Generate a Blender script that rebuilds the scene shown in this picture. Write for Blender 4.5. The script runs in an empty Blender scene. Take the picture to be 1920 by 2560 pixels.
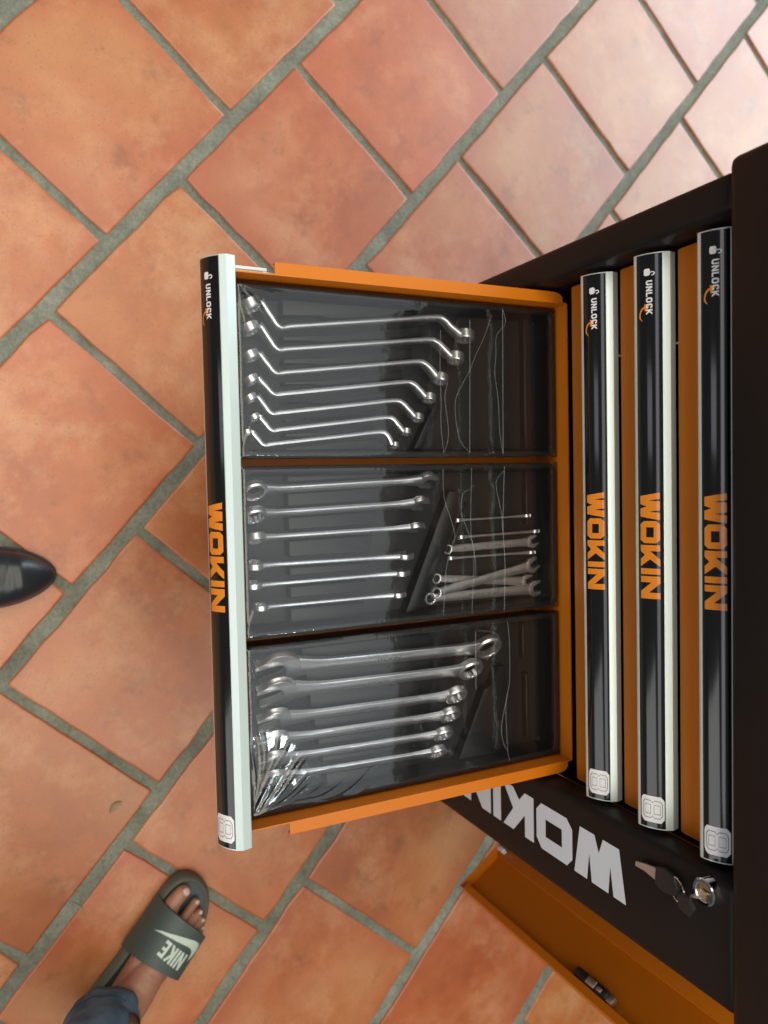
import bpy, bmesh, math, random
from mathutils import Vector, Matrix, noise
from mathutils.geometry import tessellate_polygon

random.seed(7)
scene = bpy.context.scene
COL = scene.collection

# ------------------------------------------------------------------ camera
cam_d = bpy.data.cameras.new('camera')
cam = bpy.data.objects.new('camera', cam_d); COL.objects.link(cam)
RIGHT = Vector((0.021572659, 0.900415266, 0.434496224))
DOWN = Vector((0.998884896, -0.037666914, 0.02846345))
FWD = Vector((0.041995057, 0.433397684, -0.900223785))
M = Matrix((RIGHT, -DOWN, -FWD)).transposed().to_4x4()
M.translation = Vector((-0.07067, -0.57588, 1.25194))
cam.matrix_world = M
cam_d.sensor_fit = 'HORIZONTAL'; cam_d.sensor_width = 36.0
cam_d.lens = 36.0 * 1935.7655 / 1920.0
cam_d.clip_start = 0.02; cam_d.clip_end = 60
cam_d.dof.use_dof = True
cam_d.dof.focus_distance = 0.80
cam_d.dof.aperture_fstop = 6.5
scene.camera = cam

# ------------------------------------------------------------------ world and lamps
world = bpy.data.worlds.new('World'); scene.world = world
world.use_nodes = True
bg = world.node_tree.nodes['Background']
bg.inputs[0].default_value = (0.92, 0.95, 1.0, 1)
bg.inputs[1].default_value = 0.12

def area(name, loc, target, sx, sy, power, color):
    l = bpy.data.lights.new(name, 'AREA'); l.shape = 'RECTANGLE'
    l.size = sx; l.size_y = sy; l.energy = power; l.color = color
    o = bpy.data.objects.new(name, l); COL.objects.link(o)
    o.location = loc
    o.rotation_euler = (Vector(target) - Vector(loc)).to_track_quat('-Z', 'Y').to_euler()
    return o

area('garage_door_light', (-2.7, 3.9, 2.1), (-0.3, 0.2, 0.2), 3.9, 3.0, 275, (0.80, 0.92, 1.0))
area('ceiling_panel_light', (0.25, 0.50, 2.55), (0.25, 0.50, 0), 2.3, 0.95, 7.2, (0.88, 0.97, 1.0))
area('ceiling_tube_light', (1.12, 0.30, 2.55), (0.3, -0.3, 0.5), 0.17, 0.24, 4.2, (0.78, 0.97, 1.0))
area('overhead_fill_light', (-0.1, -0.70, 2.6), (-0.1, -0.70, 0), 3.8, 1.4, 68, (1.0, 0.91, 0.76))  # added soft overhead fill, not a known fixture
area('far_ceiling_light', (-0.1, -2.55, 2.6), (-0.1, -2.2, 0), 3.4, 0.7, 14, (0.96, 0.95, 1.0))
area('rear_opening_light', (2.0, -3.3, 1.4), (0.1, 0, 0.6), 2.0, 2.0, 22, (1.0, 0.98, 0.97))
area('far_window_light', (-0.40, -3.5, 1.55), (0.0, 0, 0.6), 0.45, 0.9, 1.8, (0.92, 0.90, 1.0))

scene.view_settings.view_transform = 'Standard'
scene.view_settings.look = 'None'
scene.view_settings.gamma = 1.0
scene.view_settings.use_curve_mapping = False
scene.view_settings.exposure = 0.04
scene.render.engine = 'CYCLES'
scene.cycles.use_denoising = True
scene.cycles.max_bounces = 7
scene.cycles.transparent_max_bounces = 24
scene.cycles.sample_clamp_indirect = 6.0

# ------------------------------------------------------------------ material helpers
def new_mat(name):
    m = bpy.data.materials.new(name); m.use_nodes = True
    nt = m.node_tree
    return m, nt, nt.nodes['Principled BSDF']

def node(nt, typ, **kw):
    n = nt.nodes.new(typ)
    for k, v in kw.items():
        if k.startswith('_'):
            setattr(n, k[1:], v)
        else:
            n.inputs[k].default_value = v
    return n

def noise_bump(nt, bsdf, scale, dist, strength=1.0, detail=4.0, coord='Object', rough=0.5):
    tc = node(nt, 'ShaderNodeTexCoord')
    nz = node(nt, 'ShaderNodeTexNoise', Scale=scale, Detail=detail, Roughness=rough)
    bp = node(nt, 'ShaderNodeBump', Strength=strength, Distance=dist)
    nt.links.new(tc.outputs[coord], nz.inputs['Vector'])
    nt.links.new(nz.outputs['Fac'], bp.inputs['Height'])
    nt.links.new(bp.outputs['Normal'], bsdf.inputs['Normal'])
    return tc, nz, bp

def simple(name, col, rough, metal=0.0, bump=None, coat=0.0, ior=1.5, rvar=0.0):
    m, nt, b = new_mat(name)
    b.inputs['Base Color'].default_value = (*col, 1)
    b.inputs['Roughness'].default_value = rough
    b.inputs['Metallic'].default_value = metal
    b.inputs['IOR'].default_value = ior
    b.inputs['Coat Weight'].default_value = coat
    b.inputs['Coat Roughness'].default_value = 0.08
    if bump:
        noise_bump(nt, b, *bump)
    if rvar:
        tc = node(nt, 'ShaderNodeTexCoord')
        nz = node(nt, 'ShaderNodeTexNoise', Scale=30.0, Detail=6.0)
        mr = node(nt, 'ShaderNodeMapRange')
        mr.inputs['To Min'].default_value = max(0.02, rough - rvar)
        mr.inputs['To Max'].default_value = rough + rvar
        nt.links.new(tc.outputs['Object'], nz.inputs['Vector'])
        nt.links.new(nz.outputs['Fac'], mr.inputs['Value'])
        nt.links.new(mr.outputs['Result'], b.inputs['Roughness'])
    return m

MAT = {}
MAT['orange'] = simple('orange_powder_paint', (0.52, 0.145, 0.0045), 0.42, bump=(900.0, 0.00012, 0.6, 2.0), rvar=0.06)
MAT['orange'].node_tree.nodes['Principled BSDF'].inputs['Specular IOR Level'].default_value = 0.32
MAT['black'] = simple('black_powder_paint', (0.0105, 0.0080, 0.0074), 0.44, bump=(700.0, 0.0001, 0.6, 2.0), rvar=0.06)
MAT['black'].node_tree.nodes['Principled BSDF'].inputs['Specular IOR Level'].default_value = 0.20
MAT['alu'] = simple('pale_anodised_aluminium', (0.64, 0.75, 0.725), 0.36, metal=0.5, rvar=0.015)
MAT['insert'] = simple('black_gloss_insert', (0.004, 0.004, 0.004), 0.11, ior=1.55, coat=0.4, rvar=0.02)
MAT['print_orange'] = simple('orange_print', (0.70, 0.22, 0.012), 0.18, coat=0.6)
MAT['print_white'] = simple('white_print', (0.75, 0.75, 0.76), 0.2, coat=0.5)
MAT['letter'] = simple('pale_blue_grey_lettering', (0.60, 0.67, 0.74), 0.5)
MAT['sticker'] = simple('white_sticker', (0.74, 0.74, 0.76), 0.3, coat=0.3)
MAT['line'] = simple('grey_sticker_line', (0.16, 0.16, 0.18), 0.5)
MAT['steel'] = simple('satin_chrome_steel', (0.74, 0.74, 0.77), 0.32, metal=0.93, bump=(420.0, 0.00005, 0.5, 3.0), rvar=0.06)
MAT['engrave'] = simple('engraved_steel', (0.30, 0.30, 0.32), 0.45, metal=1.0)
MAT['chrome'] = simple('polished_chrome', (0.8, 0.8, 0.8), 0.09, metal=1.0)
MAT['brass'] = simple('worn_brass', (0.60, 0.42, 0.26), 0.35, metal=1.0)
MAT['key_plastic'] = simple('black_key_plastic', (0.012, 0.014, 0.015), 0.45)
MAT['zinc'] = simple('zinc_plated_steel', (0.62, 0.62, 0.6), 0.38, metal=0.9)
MAT['leather'] = simple('black_polished_leather', (0.014, 0.019, 0.023), 0.33, bump=(260.0, 0.0003, 0.5, 5.0), rvar=0.1)
MAT['sole'] = simple('black_rubber_sole', (0.012, 0.012, 0.012), 0.6)
MAT['slide'] = simple('dark_green_grey_foam', (0.052, 0.074, 0.066), 0.55, bump=(500.0, 0.0002, 0.5, 3.0), rvar=0.08)
MAT['slide_sole'] = simple('olive_foam_sole', (0.100, 0.110, 0.080), 0.65, bump=(300.0, 0.0003, 0.5, 3.0))
MAT['slide_bed'] = simple('dark_slate_footbed', (0.045, 0.066, 0.070), 0.5, bump=(400.0, 0.0003, 0.5, 3.0))
MAT['logo'] = simple('pale_mint_print', (0.52, 0.62, 0.55), 0.5)
MAT['nail'] = simple('toe_nail', (0.62, 0.40, 0.36), 0.3)
MAT['caster'] = simple('caster_rubber', (0.02, 0.02, 0.02), 0.6)

# tray plastic, pebble grained
m, nt, b = new_mat('charcoal_tray_plastic'); MAT['tray'] = m
b.inputs['Base Color'].default_value = (0.0075, 0.0076, 0.0082, 1)
b.inputs['Specular IOR Level'].default_value = 0.30
b.inputs['Roughness'].default_value = 0.46
tc = node(nt, 'ShaderNodeTexCoord')
vo = node(nt, 'ShaderNodeTexVoronoi', Scale=620.0)
nz = node(nt, 'ShaderNodeTexNoise', Scale=260.0, Detail=5.0)
ad = node(nt, 'ShaderNodeMath', _operation='ADD')
bp_ = node(nt, 'ShaderNodeBump', Strength=0.4, Distance=0.0003)
nt.links.new(tc.outputs['Object'], vo.inputs['Vector']); nt.links.new(tc.outputs['Object'], nz.inputs['Vector'])
nt.links.new(vo.outputs['Distance'], ad.inputs[0]); nt.links.new(nz.outputs['Fac'], ad.inputs[1])
nt.links.new(ad.outputs[0], bp_.inputs['Height']); nt.links.new(bp_.outputs['Normal'], b.inputs['Normal'])

# clear shrink film: thin sheet, mirror reflection by Fresnel plus a slight milky veil
m = bpy.data.materials.new('clear_shrink_film'); m.use_nodes = True; MAT['film'] = m
nt = m.node_tree; nt.nodes.clear()
out = node(nt, 'ShaderNodeOutputMaterial')
tr = node(nt, 'ShaderNodeBsdfTransparent'); tr.inputs[0].default_value = (0.97, 0.98, 0.98, 1)
gl = node(nt, 'ShaderNodeBsdfGlossy', Roughness=0.05); gl.inputs['Color'].default_value = (1, 1, 1, 1)
df = node(nt, 'ShaderNodeBsdfDiffuse'); df.inputs['Color'].default_value = (0.8, 0.85, 0.86, 1)
fr = node(nt, 'ShaderNodeFresnel', IOR=1.6)
mx1 = node(nt, 'ShaderNodeMixShader'); mx2 = node(nt, 'ShaderNodeMixShader'); mx2.inputs[0].default_value = 0.004
gl2 = node(nt, 'ShaderNodeBsdfGlossy', Roughness=0.30); gl2.inputs['Color'].default_value = (1, 1, 1, 1)
mxg = node(nt, 'ShaderNodeMixShader'); mxg.inputs[0].default_value = 0.12
nt.links.new(gl.outputs[0], mxg.inputs[1]); nt.links.new(gl2.outputs[0], mxg.inputs[2])
nt.links.new(fr.outputs[0], mx1.inputs[0]); nt.links.new(tr.outputs[0], mx1.inputs[1]); nt.links.new(mxg.outputs[0], mx1.inputs[2])
nt.links.new(mx1.outputs[0], mx2.inputs[1]); nt.links.new(df.outputs[0], mx2.inputs[2])
nt.links.new(mx2.outputs[0], out.inputs[0])
tc = node(nt, 'ShaderNodeTexCoord'); nz = node(nt, 'ShaderNodeTexNoise', Scale=38.0, Detail=2.0)
bp_ = node(nt, 'ShaderNodeBump', Strength=0.28, Distance=0.0012)
nt.links.new(tc.outputs['Object'], nz.inputs['Vector']); nt.links.new(nz.outputs['Fac'], bp_.inputs['Height'])
nt.links.new(bp_.outputs['Normal'], gl.inputs['Normal'])

# pale material for ceiling lines reflected in the film, modelled as ridges
m = bpy.data.materials.new('film_reflection_pale'); m.use_nodes = True; MAT['reflection_line'] = m
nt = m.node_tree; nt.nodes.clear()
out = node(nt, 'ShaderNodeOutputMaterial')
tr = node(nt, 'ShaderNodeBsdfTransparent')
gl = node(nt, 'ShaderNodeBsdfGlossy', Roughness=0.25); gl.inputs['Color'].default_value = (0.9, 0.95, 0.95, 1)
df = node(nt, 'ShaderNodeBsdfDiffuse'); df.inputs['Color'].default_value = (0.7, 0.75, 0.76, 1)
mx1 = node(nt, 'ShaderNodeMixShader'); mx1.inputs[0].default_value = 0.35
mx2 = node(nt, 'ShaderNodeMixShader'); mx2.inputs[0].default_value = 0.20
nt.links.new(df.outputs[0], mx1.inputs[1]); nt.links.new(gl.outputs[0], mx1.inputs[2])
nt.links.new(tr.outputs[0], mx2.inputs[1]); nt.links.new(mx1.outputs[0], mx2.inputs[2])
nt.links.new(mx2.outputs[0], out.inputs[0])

# terracotta tile
m, nt, b = new_mat('terracotta_tile'); MAT['tile'] = m
tc = node(nt, 'ShaderNodeTexCoord')
oi = node(nt, 'ShaderNodeObjectInfo')
sc_ = node(nt, 'ShaderNodeVectorMath', _operation='SCALE'); sc_.inputs['Scale'].default_value = 37.0
cmb = node(nt, 'ShaderNodeCombineXYZ')
nt.links.new(oi.outputs['Random'], cmb.inputs[0]); nt.links.new(oi.outputs['Random'], cmb.inputs[2])
nt.links.new(cmb.outputs[0], sc_.inputs[0])
va = node(nt, 'ShaderNodeVectorMath', _operation='ADD')
nt.links.new(tc.outputs['Object'], va.inputs[0]); nt.links.new(sc_.outputs[0], va.inputs[1])
n1 = node(nt, 'ShaderNodeTexNoise', Scale=5.5, Detail=5.0, Roughness=0.55, Distortion=0.5)
n2 = node(nt, 'ShaderNodeTexNoise', Scale=26.0, Detail=8.0, Roughness=0.65)
n3 = node(nt, 'ShaderNodeTexNoise', Scale=2.6, Detail=2.0)
n4 = node(nt, 'ShaderNodeTexNoise', Scale=210.0, Detail=4.0)
n5 = node(nt, 'ShaderNodeTexNoise', Scale=17.0, Detail=6.0, Roughness=0.7)
for n in (n1, n2, n3, n4, n5):
    nt.links.new(va.outputs[0], n.inputs['Vector'])
r1 = node(nt, 'ShaderNodeValToRGB')
e = r1.color_ramp.elements
e[0].position = 0.28; e[0].color = (0.35, 0.105, 0.040, 1)
e[1].position = 0.74; e[1].color = (0.50, 0.240, 0.130, 1)
k = e.new(0.5); k.color = (0.43, 0.148, 0.060, 1)
nt.links.new(n1.outputs['Fac'], r1.inputs['Fac'])
r2 = node(nt, 'ShaderNodeValToRGB')
e = r2.color_ramp.elements
e[0].position = 0.32; e[0].color = (0.87, 0.82, 0.79, 1)
e[1].position = 0.70; e[1].color = (1.08, 1.07, 1.06, 1)
nt.links.new(n2.outputs['Fac'], r2.inputs['Fac'])
mu = node(nt, 'ShaderNodeMix', _data_type='RGBA', _blend_type='MULTIPLY'); mu.inputs[0].default_value = 1.0
nt.links.new(r1.outputs[0], mu.inputs[6]); nt.links.new(r2.outputs[0], mu.inputs[7])
# buff yellow blooms
r3 = node(nt, 'ShaderNodeMapRange'); r3.inputs['From Min'].default_value = 0.52; r3.inputs['From Max'].default_value = 0.72; r3.inputs['To Max'].default_value = 0.55
nt.links.new(n3.outputs['Fac'], r3.inputs['Value'])
mb = node(nt, 'ShaderNodeMix', _data_type='RGBA'); mb.inputs[7].default_value = (0.50, 0.265, 0.115, 1)
nt.links.new(r3.outputs[0], mb.inputs[0]); nt.links.new(mu.outputs[2], mb.inputs[6])
# small dark stains
r5 = node(nt, 'ShaderNodeMapRange'); r5.inputs['From Min'].default_value = 0.57; r5.inputs['From Max'].default_value = 0.68; r5.inputs['To Max'].default_value = 0.55
nt.links.new(n5.outputs['Fac'], r5.inputs['Value'])
ms = node(nt, 'ShaderNodeMix', _data_type='RGBA'); ms.inputs[7].default_value = (0.19, 0.075, 0.035, 1)
nt.links.new(r5.outputs[0], ms.inputs[0]); nt.links.new(mb.outputs[2], ms.inputs[6])
# redder fired borders, following the tile's own outline
sx = node(nt, 'ShaderNodeSeparateXYZ'); nt.links.new(tc.outputs['Object'], sx.inputs[0])
ax_ = node(nt, 'ShaderNodeMath', _operation='ABSOLUTE'); ay_ = node(nt, 'ShaderNodeMath', _operation='ABSOLUTE')
nt.links.new(sx.outputs[0], ax_.inputs[0]); nt.links.new(sx.outputs[1], ay_.inputs[0])
mxm = node(nt, 'ShaderNodeMath', _operation='MAXIMUM'); nt.links.new(ax_.outputs[0], mxm.inputs[0]); nt.links.new(ay_.outputs[0], mxm.inputs[1])
nbd = node(nt, 'ShaderNodeMath', _operation='MULTIPLY_ADD'); nbd.inputs[1].default_value = 0.11
nt.links.new(n1.outputs['Fac'], nbd.inputs[0]); nt.links.new(mxm.outputs[0], nbd.inputs[2])
rbd = node(nt, 'ShaderNodeMapRange'); rbd.inputs['From Min'].default_value = 0.155; rbd.inputs['From Max'].default_value = 0.205; rbd.inputs['To Max'].default_value = 0.80
nt.links.new(nbd.outputs[0], rbd.inputs['Value'])
mbd = node(nt, 'ShaderNodeMix', _data_type='RGBA'); mbd.inputs[7].default_value = (0.385, 0.112, 0.046, 1)
nt.links.new(rbd.outputs[0], mbd.inputs[0]); nt.links.new(ms.outputs[2], mbd.inputs[6])
# whitish worn patches with gritty edges
n6 = node(nt, 'ShaderNodeTexNoise', Scale=7.5, Detail=10.0, Roughness=0.72); nt.links.new(va.outputs[0], n6.inputs['Vector'])
r6 = node(nt, 'ShaderNodeMapRange'); r6.inputs['From Min'].default_value = 0.50; r6.inputs['From Max'].default_value = 0.70; r6.inputs['To Max'].default_value = 0.66
nt.links.new(n6.outputs['Fac'], r6.inputs['Value'])
mw = node(nt, 'ShaderNodeMix', _data_type='RGBA'); mw.inputs[7].default_value = (0.55, 0.310, 0.165, 1)
nt.links.new(r6.outputs[0], mw.inputs[0]); nt.links.new(mbd.outputs[2], mw.inputs[6])
# pores and grit
n7 = node(nt, 'ShaderNodeTexNoise', Scale=330.0, Detail=3.0, Roughness=0.6); nt.links.new(va.outputs[0], n7.inputs['Vector'])
r7 = node(nt, 'ShaderNodeMapRange'); r7.inputs['From Min'].default_value = 0.60; r7.inputs['From Max'].default_value = 0.70; r7.inputs['To Max'].default_value = 0.75
nt.links.new(n7.outputs['Fac'], r7.inputs['Value'])
mp = node(nt, 'ShaderNodeMix', _data_type='RGBA'); mp.inputs[7].default_value = (0.20, 0.075, 0.035, 1)
nt.links.new(r7.outputs[0], mp.inputs[0]); nt.links.new(mw.outputs[2], mp.inputs[6])
hs = node(nt, 'ShaderNodeHueSaturation', Saturation=1.10)
mv = node(nt, 'ShaderNodeMapRange'); mv.inputs['To Min'].default_value = 0.90; mv.inputs['To Max'].default_value = 1.08
nt.links.new(oi.outputs['Random'], mv.inputs['Value']); nt.links.new(mv.outputs[0], hs.inputs['Value'])
mh = node(nt, 'ShaderNodeMapRange'); mh.inputs['To Min'].default_value = 0.495; mh.inputs['To Max'].default_value = 0.505
fr_ = node(nt, 'ShaderNodeMath', _operation='FRACT'); m7 = node(nt, 'ShaderNodeMath', _operation='MULTIPLY'); m7.inputs[1].default_value = 7.31
nt.links.new(oi.outputs['Random'], m7.inputs[0]); nt.links.new(m7.outputs[0], fr_.inputs[0]); nt.links.new(fr_.outputs[0], mh.inputs['Value'])
nt.links.new(mh.outputs[0], hs.inputs['Hue'])
nt.links.new(mp.outputs[2], hs.inputs['Color']); nt.links.new(hs.outputs[0], b.inputs['Base Color'])
rr = node(nt, 'ShaderNodeMapRange'); rr.inputs['To Min'].default_value = 0.36; rr.inputs['To Max'].default_value = 0.62
nt.links.new(n2.outputs['Fac'], rr.inputs['Value']); nt.links.new(rr.outputs[0], b.inputs['Roughness'])
b.inputs['Coat Weight'].default_value = 1.0; b.inputs['Coat Roughness'].default_value = 0.43
ba = node(nt, 'ShaderNodeMath', _operation='MULTIPLY_ADD'); ba.inputs[1].default_value = 0.12
nt.links.new(n4.outputs['Fac'], ba.inputs[0]); nt.links.new(n2.outputs['Fac'], ba.inputs[2])
bp_ = node(nt, 'ShaderNodeBump', Strength=0.5, Distance=0.0018)
nt.links.new(ba.outputs[0], bp_.inputs['Height']); nt.links.new(bp_.outputs['Normal'], b.inputs['Normal'])

# grout
m, nt, b = new_mat('sandy_grey_green_grout'); MAT['grout'] = m
tc = node(nt, 'ShaderNodeTexCoord')
n1 = node(nt, 'ShaderNodeTexNoise', Scale=13.0, Detail=8.0, Roughness=0.65); n2 = node(nt, 'ShaderNodeTexNoise', Scale=190.0, Detail=5.0, Roughness=0.7)
for n in (n1, n2): nt.links.new(tc.outputs['Object'], n.inputs['Vector'])
r1 = node(nt, 'ShaderNodeValToRGB'); e = r1.color_ramp.elements
e[0].position = 0.3; e[0].color = (0.145, 0.152, 0.112, 1); e[1].position = 0.7; e[1].color = (0.315, 0.325, 0.255, 1)
nt.links.new(n1.outputs['Fac'], r1.inputs['Fac'])
r2 = node(nt, 'ShaderNodeValToRGB'); e = r2.color_ramp.elements
e[0].position = 0.3; e[0].color = (0.65, 0.65, 0.65, 1); e[1].position = 0.75; e[1].color = (1.25, 1.25, 1.25, 1)
nt.links.new(n2.outputs['Fac'], r2.inputs['Fac'])
mu = node(nt, 'ShaderNodeMix', _data_type='RGBA', _blend_type='MULTIPLY'); mu.inputs[0].default_value = 1.0
nt.links.new(r1.outputs[0], mu.inputs[6]); nt.links.new(r2.outputs[0], mu.inputs[7]); nt.links.new(mu.outputs[2], b.inputs['Base Color'])
b.inputs['Roughness'].default_value = 0.8
bp_ = node(nt, 'ShaderNodeBump', Strength=1.0, Distance=0.004)
nt.links.new(n2.outputs['Fac'], bp_.inputs['Height']); nt.links.new(bp_.outputs['Normal'], b.inputs['Normal'])

# skin
m, nt, b = new_mat('skin'); MAT['skin'] = m
tc, nz, bp_ = noise_bump(nt, b, 120.0, 0.0008, 0.5, 5.0)
n2 = node(nt, 'ShaderNodeTexNoise', Scale=22.0, Detail=4.0); nt.links.new(tc.outputs['Object'], n2.inputs['Vector'])
r1 = node(nt, 'ShaderNodeValToRGB'); e = r1.color_ramp.elements
e[0].position = 0.3; e[0].color = (0.29, 0.125, 0.072, 1); e[1].position = 0.7; e[1].color = (0.43, 0.21, 0.135, 1)
nt.links.new(n2.outputs['Fac'], r1.inputs['Fac']); nt.links.new(r1.outputs[0], b.inputs['Base Color'])
b.inputs['Roughness'].default_value = 0.5
b.inputs['Subsurface Weight'].default_value = 0.08; b.inputs['Subsurface Radius'].default_value = (0.01, 0.004, 0.002); b.inputs['Subsurface Scale'].default_value = 0.3

# denim
m, nt, b = new_mat('blue_denim'); MAT['denim'] = m
tc = node(nt, 'ShaderNodeTexCoord')
wv = node(nt, 'ShaderNodeTexWave', Scale=420.0, Distortion=1.2); wv.bands_direction = 'DIAGONAL'
n2 = node(nt, 'ShaderNodeTexNoise', Scale=28.0, Detail=6.0)
nt.links.new(tc.outputs['Object'], wv.inputs['Vector']); nt.links.new(tc.outputs['Object'], n2.inputs['Vector'])
r1 = node(nt, 'ShaderNodeValToRGB'); e = r1.color_ramp.elements
e[0].position = 0.3; e[0].color = (0.055, 0.105, 0.170, 1); e[1].position = 0.72; e[1].color = (0.155, 0.245, 0.335, 1)
nt.links.new(n2.outputs['Fac'], r1.inputs['Fac']); nt.links.new(r1.outputs[0], b.inputs['Base Color'])
b.inputs['Roughness'].default_value = 0.9
bp_ = node(nt, 'ShaderNodeBump', Strength=0.5, Distance=0.0006)
nt.links.new(wv.outputs['Fac'], bp_.inputs['Height']); nt.links.new(bp_.outputs['Normal'], b.inputs['Normal'])
MAT['denim_seam'] = simple('dark_denim_seam', (0.020, 0.034, 0.062), 0.9)

# ------------------------------------------------------------------ mesh helpers
def finish(me, mat, smooth=None):
    me.materials.append(mat)
    if smooth is not None:
        me.shade_smooth()
        me.set_sharp_from_angle(angle=math.radians(smooth))

def bm_obj(name, bm, mat, parent=None, smooth=35, local=False):
    """bmesh in world coordinates (or the parent's, if local) -> one mesh object"""
    bmesh.ops.recalc_face_normals(bm, faces=bm.faces)
    if parent is not None and not local:
        root = parent
        while root.parent is not None:
            root = root.parent
        bmesh.ops.translate(bm, verts=bm.verts, vec=-root.location)
    me = bpy.data.meshes.new(name)
    bm.to_mesh(me); bm.free()
    finish(me, mat, smooth)
    o = bpy.data.objects.new(name, me); COL.objects.link(o)
    if parent is not None:
        o.parent = parent
    return o

def tag(o, label=None, category=None, group=None, kind=None):
    if label: o['label'] = label
    if category: o['category'] = category
    if group: o['group'] = group
    if kind: o['kind'] = kind
    return o

def thing(name, label, category, loc=(0, 0, 0), group=None):
    o = bpy.data.objects.new(name, None); COL.objects.link(o)
    o.location = loc; o.empty_display_size = 0.02
    return tag(o, label, category, group)

def add_box(bm, x0, x1, y0, y1, z0, z1, bev=0.0, seg=2):
    r = bmesh.ops.create_cube(bm, size=1.0)
    vs = r['verts']
    for v in vs:
        v.co = Vector((x0 + (v.co.x + 0.5) * (x1 - x0), y0 + (v.co.y + 0.5) * (y1 - y0), z0 + (v.co.z + 0.5) * (z1 - z0)))
    if bev:
        es = list({e for v in vs for e in v.link_edges})
        bmesh.ops.bevel(bm, geom=es, offset=bev, segments=seg, affect='EDGES', profile=0.5)

def box(name, x0, x1, y0, y1, z0, z1, mat, parent, bev=0.0, seg=2):
    bm = bmesh.new(); add_box(bm, x0, x1, y0, y1, z0, z1, bev, seg)
    return bm_obj(name, bm, mat, parent)

def add_prism(bm, pts, to3d, depth_a, depth_b, bev=0.0, seg=1):
    """closed polygon pts (2D) extruded between two depths; to3d(p, d) -> Vector"""
    a = [bm.verts.new(to3d(p, depth_a)) for p in pts]
    b_ = [bm.verts.new(to3d(p, depth_b)) for p in pts]
    n = len(pts)
    fs = [bm.faces.new(a[::-1]), bm.faces.new(b_)]
    for i in range(n):
        fs.append(bm.faces.new((a[i], a[(i + 1) % n], b_[(i + 1) % n], b_[i])))
    if bev:
        es = [e for e in fs[1].edges]
        bmesh.ops.bevel(bm, geom=es, offset=bev, segments=seg, affect='EDGES', profile=0.5)

def add_tube(bm, pts, rad, n=8, closed=False):
    rings = []
    N = len(pts)
    for i, p in enumerate(pts):
        p = Vector(p)
        a = Vector(pts[i - 1]) if (i > 0 or closed) else p
        c = Vector(pts[(i + 1) % N]) if (i < N - 1 or closed) else p
        t = (c - a).normalized()
        s = t.cross(Vector((0.13, 0.21, 0.97))).normalized(); u = t.cross(s)
        r = rad[i] if isinstance(rad, (list, tuple)) else rad
        rings.append([bm.verts.new(p + (s * math.cos(k * 2 * math.pi / n) + u * math.sin(k * 2 * math.pi / n)) * r) for k in range(n)])
    for i in range(N if closed else N - 1):
        A, B = rings[i], rings[(i + 1) % N]
        for k in range(n):
            bm.faces.new((A[k], A[(k + 1) % n], B[(k + 1) % n], B[k]))
    if not closed:
        bm.faces.new(rings[0][::-1]); bm.faces.new(rings[-1])

def catmull(P, n=8):
    P = [Vector(p) for p in P]
    out = []
    Q = [P[0] * 2 - P[1]] + P + [P[-1] * 2 - P[-2]]
    for i in range(1, len(Q) - 2):
        for k in range(n):
            t = k / n
            out.append(0.5 * ((2 * Q[i]) + (Q[i + 1] - Q[i - 1]) * t + (2 * Q[i - 1] - 5 * Q[i] + 4 * Q[i + 1] - Q[i + 2]) * t * t
                              + (-Q[i - 1] + 3 * Q[i] - 3 * Q[i + 1] + Q[i + 2]) * t ** 3))
    out.append(P[-1])
    return out

def fill_poly(bm, outer, holes=()):
    """triangulated flat 2D polygon with holes at z = 0"""
    loops = [[Vector((p[0], p[1], 0)) for p in l] for l in ([outer] + list(holes))]
    tris = tessellate_polygon(loops)
    vs = [bm.verts.new(v) for l in loops for v in l]
    for t in tris:
        try: bm.faces.new([vs[i] for i in t])
        except ValueError: pass

def slice_y(bm, ys):
    for y in ys:
        bmesh.ops.bisect_plane(bm, geom=bm.verts[:] + bm.edges[:] + bm.faces[:], plane_co=(0, y, 0), plane_no=(0, 1, 0), dist=1e-6)

# ------------------------------------------------------------------ glyphs (unit height)
WOKIN = {
    'W': [[(0, 1), (.172, 0), (.62, 0), (.74, .32), (.86, 0), (1.297, 0), (1.479, 1), (1.09, 1), (1.02, .45), (.95, 1), (.475, 1), (.42, .45), (.335, 1)]],
    'O': [[(1.536, .18), (1.712, 0), (2.565, 0), (2.739, .18), (2.739, .81), (2.565, 1), (1.712, 1), (1.536, .81)],
          [(1.872, .305), (2.418, .305), (2.418, .69), (1.872, .69)]],
    'K': [[(2.84, 0), (3.16, 0), (3.38, .225), (3.607, 0), (4.013, 0), (3.613, .503), (4.013, 1), (3.607, 1), (3.17, .512), (3.17, 1), (2.84, 1)]],
    'I': [[(4.112, 0), (4.435, 0), (4.435, 1), (4.112, 1)]],
    'N': [[(4.539, 0), (4.87, 0), (4.87, .56), (5.37, 0), (5.765, 0), (5.765, 1), (5.43, 1), (5.43, .43), (4.919, 1), (4.539, 1)]],
}
WOKIN_W = 5.765
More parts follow.
